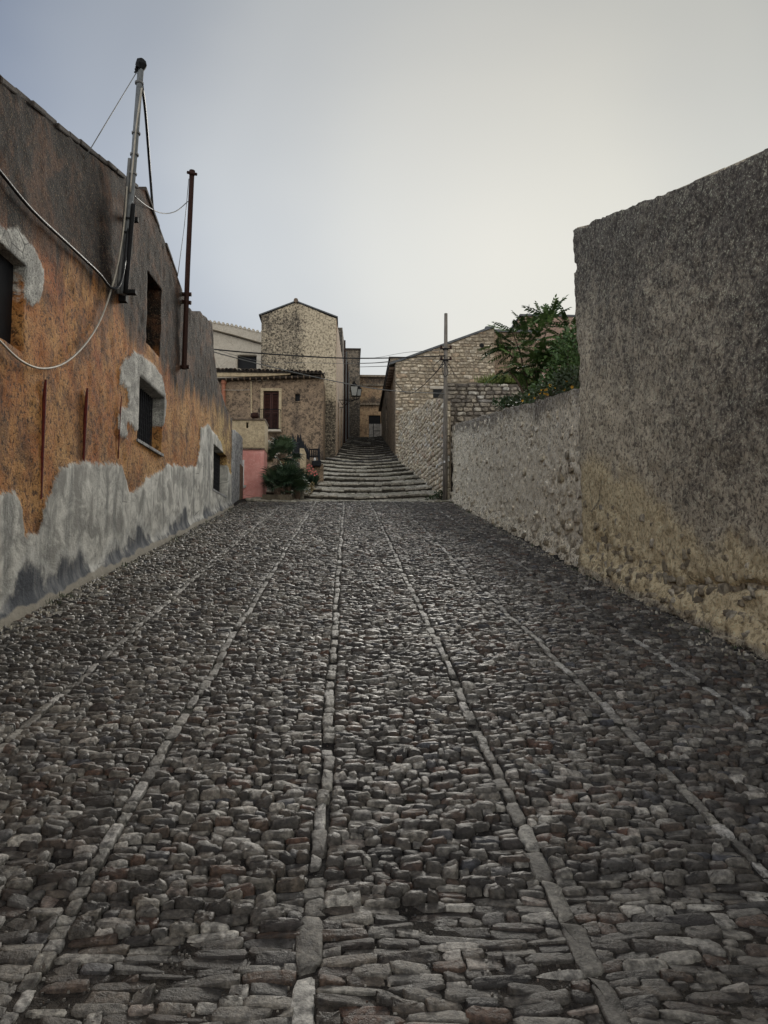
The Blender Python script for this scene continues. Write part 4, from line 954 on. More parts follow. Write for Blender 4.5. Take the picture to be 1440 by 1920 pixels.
wall_sheet('wall', (ex0, yE), (ex1, yE), 9, zEn, M_och, end, holes=[(dx0-ex0, dx1-ex0, dz0, dz1)], cell=.1, thick=.35, attrs=lambda s, z: {'dark': np.clip(.65*sstep(13.6, 14.2, z)*sstep(14.9, 14.3, z)+.6*sstep(15.3, 15.9, z)+.2*fbm(s*2, z*2, seed=111), 0, 1), 'pale': .4*sstep(14.2, 13.8, z)*sstep(12.8, 13.4, z)}, disp=lambda s, z: .05*(fbm(s*2, z*2, seed=110)-.5))
MB().box((ex0, yE+.35, 9), (ex1, 61, zEn-.01)).build('rear_block', M_dark, end)
for zz, dpt in ((zEn, .22), (at(695, 721, yE)[2], .12), (at(695, 757, yE)[2], .15)):
    MB().box((ex0-.05, yE-dpt, zz-.12), (ex1+.05, yE+.2, zz+.03)).build('cornice', M_dark, end)
dr = MB().box((dx0, yE+.10, dz0), (dx1, yE+.16, dz1)).build('door', M_black, end)
dh = dz1-dz0
for i in range(3):
    u0 = dx0+(dx1-dx0)*(.42 if i else .03); zz = dz0+dh*(.04, .36, .66)[i] if i else dz0+.03
    zt = dz0+dh*((.64, .34, .64)[i])
    if i == 1: zz, zt = dz0+.03, dz0+dh*.32
    if i == 2: zz, zt = dz0+dh*.35, dz0+dh*.64
    MB().box((u0, yE+.06, zz), (dx0+(dx1-dx0)*(.99 if i else .36), yE+.098, zt)).build('door_panel', M_whitewash, dr)
b = MB()
for i in range(8): b.box((dx0+.03+(dx1-dx0-.06)*i/7.3, yE+.05, dz0+dh*.68), (dx0+.06+(dx1-dx0-.06)*i/7.3, yE+.08, dz1-.03))
b.build('transom_bars', M_iron, dr)
MB().box((dx1+.01, yE-.05, dz0), (dx1+.05, yE+.02, dz0+dh*.64)).build('white_edge', M_white, end)

# cream house behind, upper left
cr_ = empty('cream_house', (-6, 46, 9), 'plain cream house with one dark window behind the tiled eave', 'house')
yC = 46.0; cA, cB = (at(380, 650, yC)[0], yC), (at(497, 650, yC)[0], yC)
cw0, cw1 = at(445, 680, yC)[0]-cA[0], at(481, 680, yC)[0]-cA[0]; cz0, cz1 = at(460, 702, yC)[2], at(460, 666, yC)[2]
cT = [(at(380, 621, yC)[0]-cA[0], at(380, 621, yC)[2]), (at(400, 622, yC)[0]-cA[0], at(400, 621, yC)[2]), (at(440, 626, yC)[0]-cA[0], at(440, 632, yC)[2]), (at(497, 645, yC)[0]-cA[0], at(497, 648, yC)[2])]
wall_sheet('wall', cA, cB, 8, cT, M_cream, cr_, holes=[(cw0, cw1, cz0, cz1)], cell=.15, thick=.35, disp=lambda s, z: .03*(fbm(s, z, seed=112)-.5))
MB().box((cA[0]+cw0-.02, yC+.25, cz0-.02), (cA[0]+cw1+.02, yC+.3, cz1+.02)).build('window', M_black, cr_)
pts = [at(388, 606, yC), at(400, 607, yC), at(440, 614, yC), at(492, 627, yC)]; lo_ = [at(388, 618, yC), at(400, 620, yC), at(440, 630, yC), at(492, 645, yC)]
b = MB()
for i in range(3):
    f = lambda p, dy, dz=0: (p[0], yC+dy, p[2]+dz)
    b.hexa([f(lo_[i], -.28), f(lo_[i+1], -.28), f(lo_[i+1], 4), f(lo_[i], 4), f(pts[i], -.30), f(pts[i+1], -.30), f(pts[i+1], 4), f(pts[i], 4)])
b.build('parapet', M_cream, cr_)
for i in range(14):
    t = i/13; p = pts[0]*(1-t)+pts[3]*t; p[2] = np.interp(p[0], [v[0] for v in pts], [v[2] for v in pts])
    MB().tube([(p[0], yC-.36, p[2]+.02), (p[0], yC+.3, p[2]+.06)], .09, 6).build('edge_tile', M_cream, cr_)

# ================================================================== small brown house with shuttered balcony door
yS = 33.5
sm = empty('small_house', (-3.4, yS, 6.5), 'small brown rendered house with tiled eave and shuttered balcony door', 'house')
sx = lambda px: at(px, 780, yS)[0]
sz = lambda py: at(500, py, yS)[2]
sA, sB = (sx(392), yS), (sx(606), yS); sS = lambda px: sx(px)-sA[0]
HD = (sS(493.5), sS(522.5), sz(809), sz(733)); HW = (sS(553), sS(562), sz(752), sz(737.5))
def s_attr(s, z):
    n = fbm(s*1.3, z*1.3, oct=5, seed=121); return {'dark': np.clip(.25*sstep(.4, .65, n)+.25*sstep(sz(760), sz(820), -z+2*sz(790))*0, 0, 1), 'pale': np.clip(.8*sstep(sz(835), sz(855), z+1.0*(n-.5)) * 0+.7*sstep(.5, 0, np.abs(s-sS(590))/1.0+.6*(n-.5))*sstep(sz(815), sz(850), z)*0+.65*sstep(sz(812), sz(840), 2*sz(826)-z)*0, 0, 1)}
wall_sheet('wall', sA, sB, 5.5, [(0, sz(716)), (sS(500), sz(713)), (sS(606), sz(704))], M_brown, sm, holes=[HD, HW], cell=.08, attrs=s_attr, thick=.35, disp=lambda s, z: .05*(fbm(s*1.2, z*1.2, oct=3, seed=122)-.5)+.02*(fbm(s*7, z*7, oct=2, seed=123)-.5))
MB().box((sA[0], yS+.36, 5.5), (sB[0]-.02, yS+2.3, sz(716))).build('rear_block', M_brown, sm)
wall_sheet('wall', (sB[0]+.003, yS+.02), (sB[0]+.02, yS+2.45), 5.5, sz(706), M_brown, sm, cell=.15, thick=.05, disp=lambda s, z: .03*(fbm(s, z, seed=125)-.5))
# surround, shutters
b = MB()
dx0, dx1, dz0, dz1 = sA[0]+HD[0], sA[0]+HD[1], HD[2], HD[3]
b.box((dx0-.12, yS-.035, dz0), (dx0-.002, yS+.1, dz1+.12)); b.box((dx1+.002, yS-.035, dz0), (dx1+.12, yS+.1, dz1+.12)); b.box((dx0-.001, yS-.034, dz1), (dx1+.001, yS+.1, dz1+.118))
dw = MB().box((dx0-.02, yS+.2, dz0-.02), (dx1+.02, yS+.24, dz1+.02)).build('balcony_door', M_black, sm)
b.build('surround', M_ycream, dw)
mid = (dx0+dx1)/2
for xa_, xb_ in ((dx0+.015, mid-.008), (mid+.008, dx1-.015)):
    s = MB(); fw = .05
    s.box((xa_, yS+.12, dz0), (xa_+fw, yS+.16, dz1-.02)); s.box((xb_-fw, yS+.12, dz0), (xb_, yS+.16, dz1-.02))
    for zz in (dz0, dz0+(dz1-dz0)*.46, dz1-.10): s.box((xa_+fw, yS+.122, zz), (xb_-fw, yS+.158, zz+.08))
    nsl = 26
    for i in range(nsl):
        zz = dz0+.09+(dz1-dz0-.22)*i/nsl; s.hexa([(xa_+fw, yS+.115, zz), (xb_-fw, yS+.115, zz), (xb_-fw, yS+.155, zz+.035), (xa_+fw, yS+.155, zz+.035), (xa_+fw, yS+.115, zz+.012), (xb_-fw, yS+.115, zz+.012), (xb_-fw, yS+.155, zz+.047), (xa_+fw, yS+.155, zz+.047)])
    s.build('shutter', M_brownwood, dw)
wx0, wx1, wz0, wz1 = sA[0]+HW[0], sA[0]+HW[1], HW[2], HW[3]
wd_ = MB().box((wx0-.02, yS+.15, wz0-.02), (wx1+.02, yS+.19, wz1+.02)).build('window', M_black, sm)
b = MB().box((wx0-.05, yS-.04, wz0-.05), (wx1+.05, yS+.12, wz0)); b.build('sill', M_brown, wd_)
# balcony
ba = MB().box((sx(496)-.0, yS-.42, sz(812)), (sx(528.5), yS, sz(808))).build('balcony', M_cream, sm, bevel=.01)
b = MB(); x0, x1 = sx(486), sx(527); zr = sz(771)
for yy in (zr, dz0+.06):
    b.tube([(x0, yS-.02, yy), (x0, yS-.4, yy), (x1, yS-.4, yy), (x1, yS-.02, yy)], .014, 5)
for i in range(15): b.tube([(x0+(x1-x0)*i/14, yS-.4, dz0), (x0+(x1-x0)*i/14, yS-.4, zr)], .008, 4)
b.build('railing', M_iron, ba)
# drain pipes
p = [(sx(419), yS-.10, sz(712)), (sx(419), yS-.10, sz(722)), (sx(419.5), yS-.10, sz(760)), (sx(422), yS-.10, sz(775))]
dp = MB().tube(p, .085, 8).build('drainpipe', M_terra, sm, True); MB().tube([p[0], (p[0][0], p[0][1], p[1][2])], .12, 8).build('hopper', M_terra, dp)
MB().tube([(sx(470), yS-.02, sz(716)), (sx(471.5), yS-.02, sz(775))], .035, 6).build('plaster_pipe', M_ycream, sm)
# eave: gutter board, corbels, tiles
ez0, ez1 = sz(705.5), sz(700.5)
def eave_z(x): t = (x-sx(403))/(sx(605)-sx(403)); return sz(703)+(sz(705.5)-sz(703))*t
b = MB(); L0, L1, L2 = (sx(398), sz(712), sz(704.5)), (sx(500), sz(709.5), sz(703)), (sx(545), sz(706), sz(703.5))
for (xa_, la, ha), (xb_, lb, hb) in ((L0, L1), (L1, L2)):
    b.hexa([(xa_, yS-.42, la), (xb_, yS-.42, lb), (xb_, yS-.30, lb), (xa_, yS-.30, la), (xa_, yS-.42, ha), (xb_, yS-.42, hb), (xb_, yS-.30, hb), (xa_, yS-.30, ha)])
b.build('fascia', M_ycream, sm)
b = MB().hexa([(sx(398), yS-.45, sz(704)), (sx(606.5), yS-.45, sz(704.4)), (sx(606.5), yS+2.3, sz(704.4)+.5), (sx(398), yS+2.3, sz(704)+.5), (sx(398), yS-.45, sz(702.5)), (sx(606.5), yS-.45, sz(703)), (sx(606.5), yS+2.3, sz(703)+.5), (sx(398), yS+2.3, sz(702.5)+.5)])
roof = b.build('roof', M_tiledk, sm)
b = MB()
for xa_, xb_, za_, zb_ in ((sx(404), sx(530), sz(713), sz(708)), (sx(530), sx(604), sz(708), sz(705))):
    b.hexa([(xa_, yS-.29, za_-.06), (xb_, yS-.29, zb_-.06), (xb_, yS-.04, zb_-.09), (xa_, yS-.04, za_-.09), (xa_, yS-.29, za_), (xb_, yS-.29, zb_), (xb_, yS-.04, zb_), (xa_, yS-.04, za_)])
b.build('soffit', M_tiledk, sm)
for i in range(17):
    x = sx(425)+(sx(603)-sx(425))*i/16; zt = float(np.interp(x, [sx(425), sx(530), sx(603)], [sz(712.5), sz(708), sz(705)]))
    MB().box((x-.022, yS-.34, zt-.115), (x+.022, yS-.03, zt+.0)).build('corbel', M_brown, sm)
def tile_mesh(name, r0, r1, L, up=1):
    n = 6; V = []; 
    for yy, r in ((0, r0), (L, r1)):
        for rr in (r, r-.018):
            for k in range(n+1):
                a = math.pi*k/n; V.append((math.cos(a)*rr, yy, up*math.sin(a)*rr))
    f = []; m_ = n+1
    for k in range(n):
        f += [(k, k+1, 2*m_+k+1, 2*m_+k), (m_+k+1, m_+k, 3*m_+k, 3*m_+k+1), (k+1, k, m_+k, m_+k+1)]
    f += [(0, 2*m_, 3*m_, m_), (n, m_+n, 3*m_+n, 2*m_+n)]
    me = bpy.data.meshes.new(name); me.from_pydata(V, [], f); me.update(); return me
tmats = [M_tile, M_tiledk, M_tile]
tm = []
for mm in (M_tile, M_tiledk, M_cream):
    t_ = tile_mesh('roof_tile', .085, .075, .45); t_.materials.append(mm); tm.append(t_)
tb = tile_mesh('roof_tile', .085, .075, .45, -1); tb.materials.append(M_tiledk)
nT = 27
for r in range(3):
    for i in range(nT):
        x = sx(400)+(sx(604.5)-sx(400))*(i+.5)/nT; z = eave_z(x)+.05+r*.085
        for me, ox, oz in ((tm[2] if R_.random() < .07 else tm[0] if R_.random() < .5 else tm[1], 0, .03), (tb, .095, .05)):
            o = link('roof_tile', me, None, roof); o.location = (x+ox+R_.uniform(-.012, .012), yS-.52+r*.38+R_.uniform(-.03, .03), z+oz+R_.uniform(-.01, .012)); o.rotation_euler = (.18, R_.uniform(-.06, .06), R_.uniform(-.05, .05))
# basket-like pot on the terrace wall
pot = tag(MB().tube([tuple(at(478, 784, 21.9)), tuple(at(478, 781, 21.9)), tuple(at(478, 776, 21.9)), tuple(at(478, 774.5, 21.9))], [.10, .125, .12, .09], 10).build('plant_pot', M_rust, None, True), 'round dark pot standing on the coping of the pink and cream wall', 'pot')

# ================================================================== pink and cream garden wall block
yP = 21.3; pz_ = lambda py: at(475, py, yP)[2]; pxx = lambda px: at(px, 880, yP)[0]
pk_ = empty('pink_wall', (pxx(475), yP, float(street_z(yP))), 'salmon pink wall with cream upper part beside the fan palms', 'wall')
wall_sheet('pink_face', (pxx(440), yP), (pxx(494.5), yP), 3.3, pz_(842), M_pink, pk_, cell=.1, thick=.9, disp=lambda s, z: .02*(fbm(s*2, z*2, seed=131)-.5))
wall_sheet('cream_face', (pxx(428), yP-.015), (pxx(495.5), yP-.015), pz_(841.5), pz_(788), M_ycream, pk_, holes=[(pxx(460.5)-pxx(428), pxx(464.5)-pxx(428), pz_(803), pz_(792.5))], cell=.06, thick=.92, disp=lambda s, z: .02*(fbm(s*2, z*2, seed=132)-.5))
MB().box((pxx(427), yP-.06, pz_(788)), (pxx(496.5), yP+.95, pz_(785.5))).build('coping', M_tile, pk_)
MB().box((pxx(452), yP-.045, pz_(843)), (pxx(495.6), yP-.0, pz_(840.2))).build('ledge', M_tile, pk_)
MB().tube([(pxx(456.5), yP-.05, pz_(863)), (pxx(456.5), yP-.05, pz_(910)), (pxx(457.5), yP-.05, pz_(915))], .028, 6).build('white_pipe', M_white, pk_)
MB().hexa([(pxx(454.5), yP-.12, pz_(916)), (pxx(461), yP-.12, pz_(915)), (pxx(461), yP, pz_(915)), (pxx(454.5), yP, pz_(916)), (pxx(453.5), yP-.14, pz_(912)), (pxx(463), yP-.14, pz_(910.5)), (pxx(463), yP, pz_(910.5)), (pxx(453.5), yP, pz_(912))]).build('tray', M_white, pk_)

# ================================================================== stair parapet left of the steps: pillar, tarred boards, gate
yF = 26.0
pl = empty('stair_parapet', tuple(at(566, 905, 25)), 'small cream parapet with black jagged boards beside the palms', 'parapet')
def q(px, py, y): return tuple(at(px, py, y))
MB().prism([q(563, 905, 25), q(574, 905, 25), q(573, 848, 25), q(570, 841, 25), q(562, 840, 25)], (0, .5, 0)).build('post', M_ycream, pl)
MB().prism([q(541, 900, 25.3), q(563, 905, 25.3), q(563, 868, 25.3), q(541, 862, 25.3)], (0, .3, 0)).build('low_wall', M_rstone, pl)
MB().prism([q(573, 905, 25.6), q(606, 905, 25.6), q(606, 870, 25.6), q(586, 868, 25.6), q(573, 858, 25.6)], (0, .5, 0)).build('low_wall', M_brown, pl)
for x0, x1, t0, t1, b0 in ((547.5, 552, 812, 824, 850), (552, 556, 823, 830, 852), (556.5, 561.5, 813, 822, 855), (561.5, 566.5, 813, 828, 850), (566.5, 571, 824, 836, 851), (571, 575.5, 831, 842, 858), (575, 580, 839, 852, 872), (579, 583, 862, 868, 882)):
    xm_ = x0+(x1-x0)*.3
    MB().prism([q(x0, b0, yF), q(x1+.6, b0+6, yF), q(x1+.4, t1, yF), q(xm_+.9, t0+2, yF), q(xm_, t0, yF), q(x0-.2, t1-1, yF)], (0, .06, 0)).build('board', M_blackwood, pl)
gt = empty('iron_gate', q(590, 870, 25.8), 'little black iron railing between the jagged boards and the brown house corner', 'gate')
b = MB()
for px in (580.5, 584.5, 588.5, 592.5, 596): b.tube([q(px, 843, 25.8), q(px, 858, 25.8)], .02, 5)
b.build('bars', M_iron, gt)
for py in (842.5, 855.5): MB().tube([q(579, py, 25.8), q(598, py, 25.8)], .024, 5).build('rail', M_iron, gt)
MB().prism([q(596.2, 872, 25.78), q(600.5, 872, 25.78), q(600, 845, 25.78), q(598.2, 829, 25.78), q(596.4, 845, 25.78)], (0, .06, 0)).build('pointed_post', M_blackwood, gt)
bx_ = tag(MB().prism([q(585, 874, 25.4), q(601, 874, 25.4), q(602, 863, 25.4), q(584, 864, 25.4)], (0, .35, 0)).build('trough', M_blackwood, None, bevel=.02), 'black planting trough under the iron railing', 'planter')
ct = tag(MB().prism([q(588, 864, 25.5), q(592.5, 864, 25.5), q(592, 858, 25.5), q(588.5, 858, 25.5)], (0, .12, 0)).build('pot', M_white, None, bevel=.02), 'tiny white pot on the black trough', 'pot')
# rubble ledge and boulder below the palms
for (px, py, y, wd, hd, hh, lab) in ((521, 943, 20.75, .55, .25, .13, 'flat pale stone lying at the road edge below the palms'), ):
    p = at(px, py, y); V, qd, tr, a = stone_geo(outlines(np.array([0.]), np.array([0.]), np.array([wd]), np.array([hd]), 14, .45), np.array([hh]), np.array([.05]), lambda u, v, wv: np.stack([p[0]+u, p[1]+v, p[2]-.06+wv], 1), np.array([.4]))
    tag(link('boulder', np_mesh('boulder', V, [qd, tr], {'tint': a}, True), M_step), lab, 'stone')
bank = empty('planting_bank', q(530, 935, 22), 'low stony planting bank under the fan palms', 'bank')
b = MB().prism([(pxx(496), 20.75, 3.3), (-1.5, 20.75, 3.3), (-1.25, 24.6, 3.3), (-2.6, 24.6, 3.3)], (0, 0, .42)); b.build('earth', M_earth, bank)
for i in range(8):
    yy = 21.6+i*.42; z = float(street_z(yy)); MB().box((-1.5+R_.uniform(-.1, .1), yy, z-.3), (-1.22+R_.uniform(-.05, .06), yy+.4, z+R_.uniform(.10, .24))).build('edge_stone', M_step, bank, bevel=.04)
for o in bank.children:
    if o.name.startswith('edge'):
        a_ = o.data.attributes.new('tint', 'FLOAT', 'POINT'); a_.data.foreach_set('value', np.full(len(o.data.vertices), R_.random(), np.float32))

# ================================================================== poles and cables
def lpx(px, py, off=.06):
    a = np.array(LA)+nL*off; b = np.array(LB)+nL*off; s, z = on_wall(px, py, tuple(a), tuple(b)); return lp(s, z, off)
def cable(name, pts, r, mat, label, cat='cable', n=6):
    return tag(MB().tube(spline(pts, n), r, 6).build(name, mat, None, True), label, cat)
mast = empty('conduit_mast', lpx(228, 560, .12), 'tall leaning grey conduit mast strapped to the orange house gable', 'mast')
yM = lpx(240, 420, .12)[1]
mp1 = [at(229, 552, yM), at(238, 450, yM), at(244, 385, yM), at(251, 300, yM), at(258, 205, yM), at(264, 128, yM)]
MB().tube(spline(mp1, 4), .040, 9).build('mast_pipe', M_galv, mast, True)
MB().tube(spline([p+np.array([-.045, -.03, 0]) for p in mp1[:4]], 4), .022, 7).build('conduit', M_gcable, mast, True)
MB().tube(spline([p+np.array([.05, -.03, 0]) for p in mp1[:3]], 4), .03, 7).build('conduit', M_iron, mast, True)
MB().tube(spline([at(266, 165, yM-.06), at(256, 235, yM-.06), at(250, 300, yM-.06), at(244, 360, yM-.06)], 4), .012, 5).build('strapped_cable', M_wcable, mast, True)
MB().tube([at(263.5, 131, yM), at(264.5, 122, yM), at(265, 114, yM), at(266, 110, yM)], [.045, .075, .06, .02], 8).build('mast_cap', M_iron, mast)
MB().tube([at(258, 127, yM-.05), at(259, 121, yM-.05), at(260, 117, yM)], .035, 6).build('insulator', M_iron, mast)
MB().tube([at(254, 136, yM-.03), at(255, 131, yM-.03), at(257, 129, yM-.03)], .022, 6).build('insulator', M_iron, mast)
for px, py in ((261, 156), (255, 250), (252, 290), (248.5, 326), (241, 412), (238, 438)):
    p = at(px, py, yM); MB().tube([p-np.array([0, 0, .012]), p+np.array([0, 0, .012])], .056, 9).build('strap', M_gcable if py < 350 else M_iron, mast)
a0 = lpx(225, 552, .0); a1 = at(243, 544, yM-.02)
MB().box((a0[0]-.02, a0[1]-.05, a0[2]-.10), (a0[0]+.09, a0[1]+.05, a0[2]+.0)).build('bracket', M_iron, mast)
MB().box((a0[0]-.02, a0[1]-.03, a0[2]+.01), (a0[0]+.20, a0[1]+.06, a0[2]+.06)).build('bracket', M_iron, mast)
a2 = lpx(238, 412, 0); MB().box((a2[0]-.03, a2[1]-.03, a2[2]-.03), (a2[0]+.15, a2[1]+.03, a2[2]+.03)).build('bracket', M_iron, mast)

rp_ = empty('rusty_pole', lpx(345, 690, .3), 'dark rusty steel pole on three wall arms beside the far gable edge', 'pole')
yQ = 13.2
MB().tube([at(345, 692, yQ), at(352, 500, yQ), at(360, 322, yQ)], .044, 8).build('pole_tube', M_rust, rp_)
MB().tube([at(360, 328, yQ), at(360.3, 320, yQ)], .052, 8).build('cap', M_rust, rp_)
MB().tube([at(351, 323, yQ-.1), at(369, 327, yQ+.0)], .026, 6).build('crosspiece', M_rust, rp_)
for pxa, pya, pxb, pyb in ((318, 551, 359, 552), (336, 565, 358.5, 568), (313, 687, 355, 688)):
    MB().tube([at(pxa-8 if pxa < 330 else pxa, pya, yQ+.02), at(pxb, pyb, yQ+.02)], .036, 6).build('arm', M_rust, rp_)

cable('black_cable', [lpx(-60, 250, .05), lpx(0, 322, .05), lpx(60, 394, .05), lpx(130, 460, .05), lpx(185, 512, .06), lpx(203, 535, .07), lpx(214, 541, .1), lpx(224, 534, .13), lpx(232, 505, .14), lpx(238, 450, .13), lpx(243, 400, .13)], .017, M_cable, 'thick black cable sagging across the orange wall to the conduit mast', 'cable', 6)
cable('pale_cable', [lpx(238, 350, .12), lpx(233, 415, .10), lpx(222, 490, .08), lpx(208, 545, .06), lpx(188, 600, .05), lpx(160, 645, .05), lpx(122, 680, .05), lpx(80, 691, .05), lpx(40, 677, .05), lpx(0, 640, .05), lpx(-50, 590, .05)], .011, M_wcable, 'pale cable hanging in a wide loop low on the orange wall', 'cable', 6)
cable('guy_wire', [at(257, 134, yM), at(210, 212, yM-1.0), at(157, 300, lpx(157, 300, .0)[1])], .006, M_gcable, 'thin guy wire from the mast top down to the roof edge', 'wire', 3)
cable('stay_cable', [at(266, 158, yM), at(273, 215, yM+.5), at(281, 320, yM+1.3), at(287, 402, lpx(287, 402, 0)[1])], .019, M_cable, 'black stay cable dropping from mast top to gable edge', 'cable', 4)
cable('link_wire', [at(250, 366, yM), at(278, 388, yM+1.2), at(305, 400, yM+2.2), at(330, 396, yM+2.8), at(352, 378, yQ)], .008, M_gcable, 'slack grey wire slung between conduit mast and rusty pole', 'wire', 4)
cable('drop_wire', [at(354, 335, yQ), at(346, 420, yQ+.2), at(333, 518, lpx(333, 518, 0)[1])], .006, M_gcable, 'thin wire falling from the rusty pole top to the roof edge', 'wire', 3)

# wooden pole by the steps
wp = empty('wooden_pole', tuple(at(835, 942, 20.75)), 'weathered grey wooden utility pole standing at the corner of the walls', 'pole')
b0, b1 = at(834.5, 945, 20.75), at(836, 588, 20.75)
MB().tube([b0+(b1-b0)*t for t in (0, .3, .6, 1)], [.072, .066, .058, .047], 10).build('shaft', M_pole, wp, True)
for py in (655, 676):
    p = at(835.5, py, 20.75); MB().tube([p-np.array([0, 0, .02]), p+np.array([0, 0, .02])], .078, 10).build('clamp', M_iron, wp)
    MB().tube([p+np.array([-.16, -.06, .0]), p+np.array([.16, -.06, .01])], .018, 6).build('cross_arm', M_iron, wp)
    for dx in (-.13, .13): MB().tube([p+np.array([dx, -.06, 0]), p+np.array([dx, -.06, .05]), p+np.array([dx, -.06, .09])], [.03, .036, .02], 7).build('insulator', M_rust, wp)
p = at(833, 866, 20.67); MB().box((p[0]-.02, p[1]-.012, p[2]-.03), (p[0]+.025, p[1], p[2]+.03)).build('tag', M_white, wp)
ph = at(835.5, 680, 20.7)
for pts, r in (([(828, 672), (815, 684), (812, 694), (818, 697), (826, 686), (832, 677)], .010), ([(832, 676), (838, 690), (840, 700), (834, 706), (829, 694), (830, 678)], .010)):
    MB().tube(spline([at(x, y, 20.62) for x, y in pts], 4), r, 5).build('cable_loop', M_cable, wp, True)
def street_wire(pts, r, mat, label, n=8): return tag(cable('overhead_wire', pts, r, mat, label, 'wire', n), group='overhead wires across the street')
hE = at(390, 654, 17.0)
street_wire([hE, at(480, 662, 17.8), at(630, 671, 19.0), at(740, 671, 19.9), at(834, 667, 20.7)], .016, M_cable, 'thickest overhead wire crossing the street from orange house to wooden pole')
street_wire([at(390, 657, 17.0), at(480, 681, 17.8), at(600, 709, 19.0), at(720, 731, 19.9), at(834, 738, 20.7)], .012, M_gcable, 'long drooping grey wire crossing low in front of the balcony house')
street_wire([at(392, 652, 17.0), at(490, 678, 17.8), at(570, 680, 18.6), at(700, 681, 19.7), at(834, 669, 20.7)], .005, M_gcable, 'thin wire dipping just below the thickest overhead wire')
street_wire([at(644, 672, 40), at(700, 671, 34), at(760, 661, 26), at(834, 656, 20.7)], .007, M_gcable, 'thin wire rising from the tall house to the pole top clamp')
street_wire([at(675, 688, 55), at(710, 687, 47), at(741, 686, 36.0)], .02, M_gcable, 'faint high wire strung across the alley gap')
street_wire([at(675, 681, 55), at(705, 680, 46), at(745, 676, 36.0)], .018, M_gcable, 'topmost faint wire strung across the alley gap')
street_wire([at(834, 680, 20.7), at(810, 706, 22.5), at(788, 727, 26), at(768, 738, 30), at(752, 730, 33.6), at(739, 713, 35.9)], .013, M_cable, 'black cable sagging from the pole back to the stone house corner')
street_wire([at(838, 678, 20.7), at(846, 690, 21.4), at(852, 704, 22.2)], .010, M_cable, 'short black cable end hanging beside the pole')
street_wire([at(419, 731, 33.3), at(440, 731.5, 33.35), at(470, 731, 33.4)], .012, M_wcable, 'short white wire on the brown house wall by the terracotta pipe')

# ================================================================== lanterns of the alley
def lantern(p, wall_pt, sc, label, ybr):
    t = empty('street_lantern', tuple(p), label, 'lantern', 'wrought iron lanterns in the alley')
    b = MB(); p = np.array(p)
    b0 = np.array([wall_pt[0], p[1], p[2]-.18*sc])
    e = p+np.array([0, 0, -.18*sc])
    b.tube([b0, e], .02*sc, 5); b.tube(spline([b0+np.array([.02, 0, -.35*sc]), b0+(e-b0)*.35+np.array([0, 0, -.30*sc]), b0+(e-b0)*.6+np.array([0, 0, -.1*sc]), e], 4), .015*sc, 5)
    b.tube(spline([b0+(e-b0)*.1+np.array([0, 0, -.05*sc]), b0+(e-b0)*.25+np.array([0, 0, -.2*sc]), b0+(e-b0)*.4+np.array([0, 0, -.05*sc])], 4), .012*sc, 5)
    b.tube([e, p], .018*sc, 5); b.build('bracket', M_iron, t)
    g = MB(); r0, r1, h = .10*sc, .17*sc, .42*sc; V = []
    for r, z in ((r0, 0), (r1, h)):
        V += [(p[0]-r, p[1]-r, p[2]+z), (p[0]+r, p[1]-r, p[2]+z), (p[0]+r, p[1]+r, p[2]+z), (p[0]-r, p[1]+r, p[2]+z)]
    g.hexa(V); g.build('glass', M_glass, t)
    f = MB()
    for i in range(4): f.tube([V[i], V[i+4]], .014*sc, 5); f.tube([V[i], V[(i+1) % 4]], .014*sc, 5); f.tube([V[4+i], V[4+(i+1) % 4]], .016*sc, 5)
    f.build('frame', M_iron, t)
    MB().tube([p+np.array([0, 0, h]), p+np.array([0, 0, h+.14*sc]), p+np.array([0, 0, h+.2*sc]), p+np.array([0, 0, h+.27*sc])], [.2*sc, .09*sc, .05*sc, .015*sc], 4).build('lamp_roof', M_iron, t)
lantern(at(664, 743, 38.5), (-.44, 0), 1.15, 'larger iron lantern on a long bracket off the tall house', 0)
lantern(at(673, 743, 47), (-.18, 0), 1.0, 'smaller iron lantern further up the alley', 0)

# ================================================================== plants
def fan_leaf(name, seed, nb=19, Lp=.45, Lb=.42, span=235):
    r = random.Random(seed); V, Fc = [], []
    def quad(a, b, c, d): o = len(V); V.extend([a, b, c, d]); Fc.append((o, o+1, o+2, o+3))
    def tri(a, b, c): o = len(V); V.extend([a, b, c]); Fc.append((o, o+1, o+2))
    pw = .009
    for i in range(4):
        x0, x1 = Lp*i/4, Lp*(i+1)/4; quad((x0, -pw, -.05*(i/4)**2), (x1, -pw, -.05*((i+1)/4)**2), (x1, pw, -.05*((i+1)/4)**2), (x0, pw, -.05*(i/4)**2))
    c = Vector((Lp, 0, -.05))
    for i in range(nb):
        a = math.radians(-span/2+span*i/(nb-1)+r.uniform(-3, 3)); L = Lb*(1-.25*abs(i/(nb-1)-.5)*2)*r.uniform(.88, 1.1)
        d = Vector((math.cos(a), math.sin(a), 0)); s = Vector((-math.sin(a), math.cos(a), 0))
        w_ = .024; up = Vector((0, 0, 1)); dr = r.uniform(.10, .28)
        m1 = c+d*L*.5+up*.05-up*dr*.1; tip = c+d*L-up*dr*L*1.1; mid_ = c+d*L*.78-up*dr*L*.5+up*.03
        for sg in (-1, 1):
            quad(c, c+d*L*.18+s*w_*.25*sg+up*.01, m1+s*w_*sg-up*.008, m1); quad(m1, m1+s*w_*sg-up*.008, mid_+s*w_*.55*sg, mid_)
            tri(mid_, mid_+s*w_*.55*sg, tip)
    me = bpy.data.meshes.new(name); me.from_pydata([tuple(v) for v in V], [], Fc); me.update(); return me
fans = [fan_leaf('leaf', 40+i, 17+i) for i in range(4)]
for f_ in fans: f_.materials.append(M_palm)
dryf = fan_leaf('leaf', 60, 15, .4, .36, 200); dryf.materials.append(M_paleleaf)
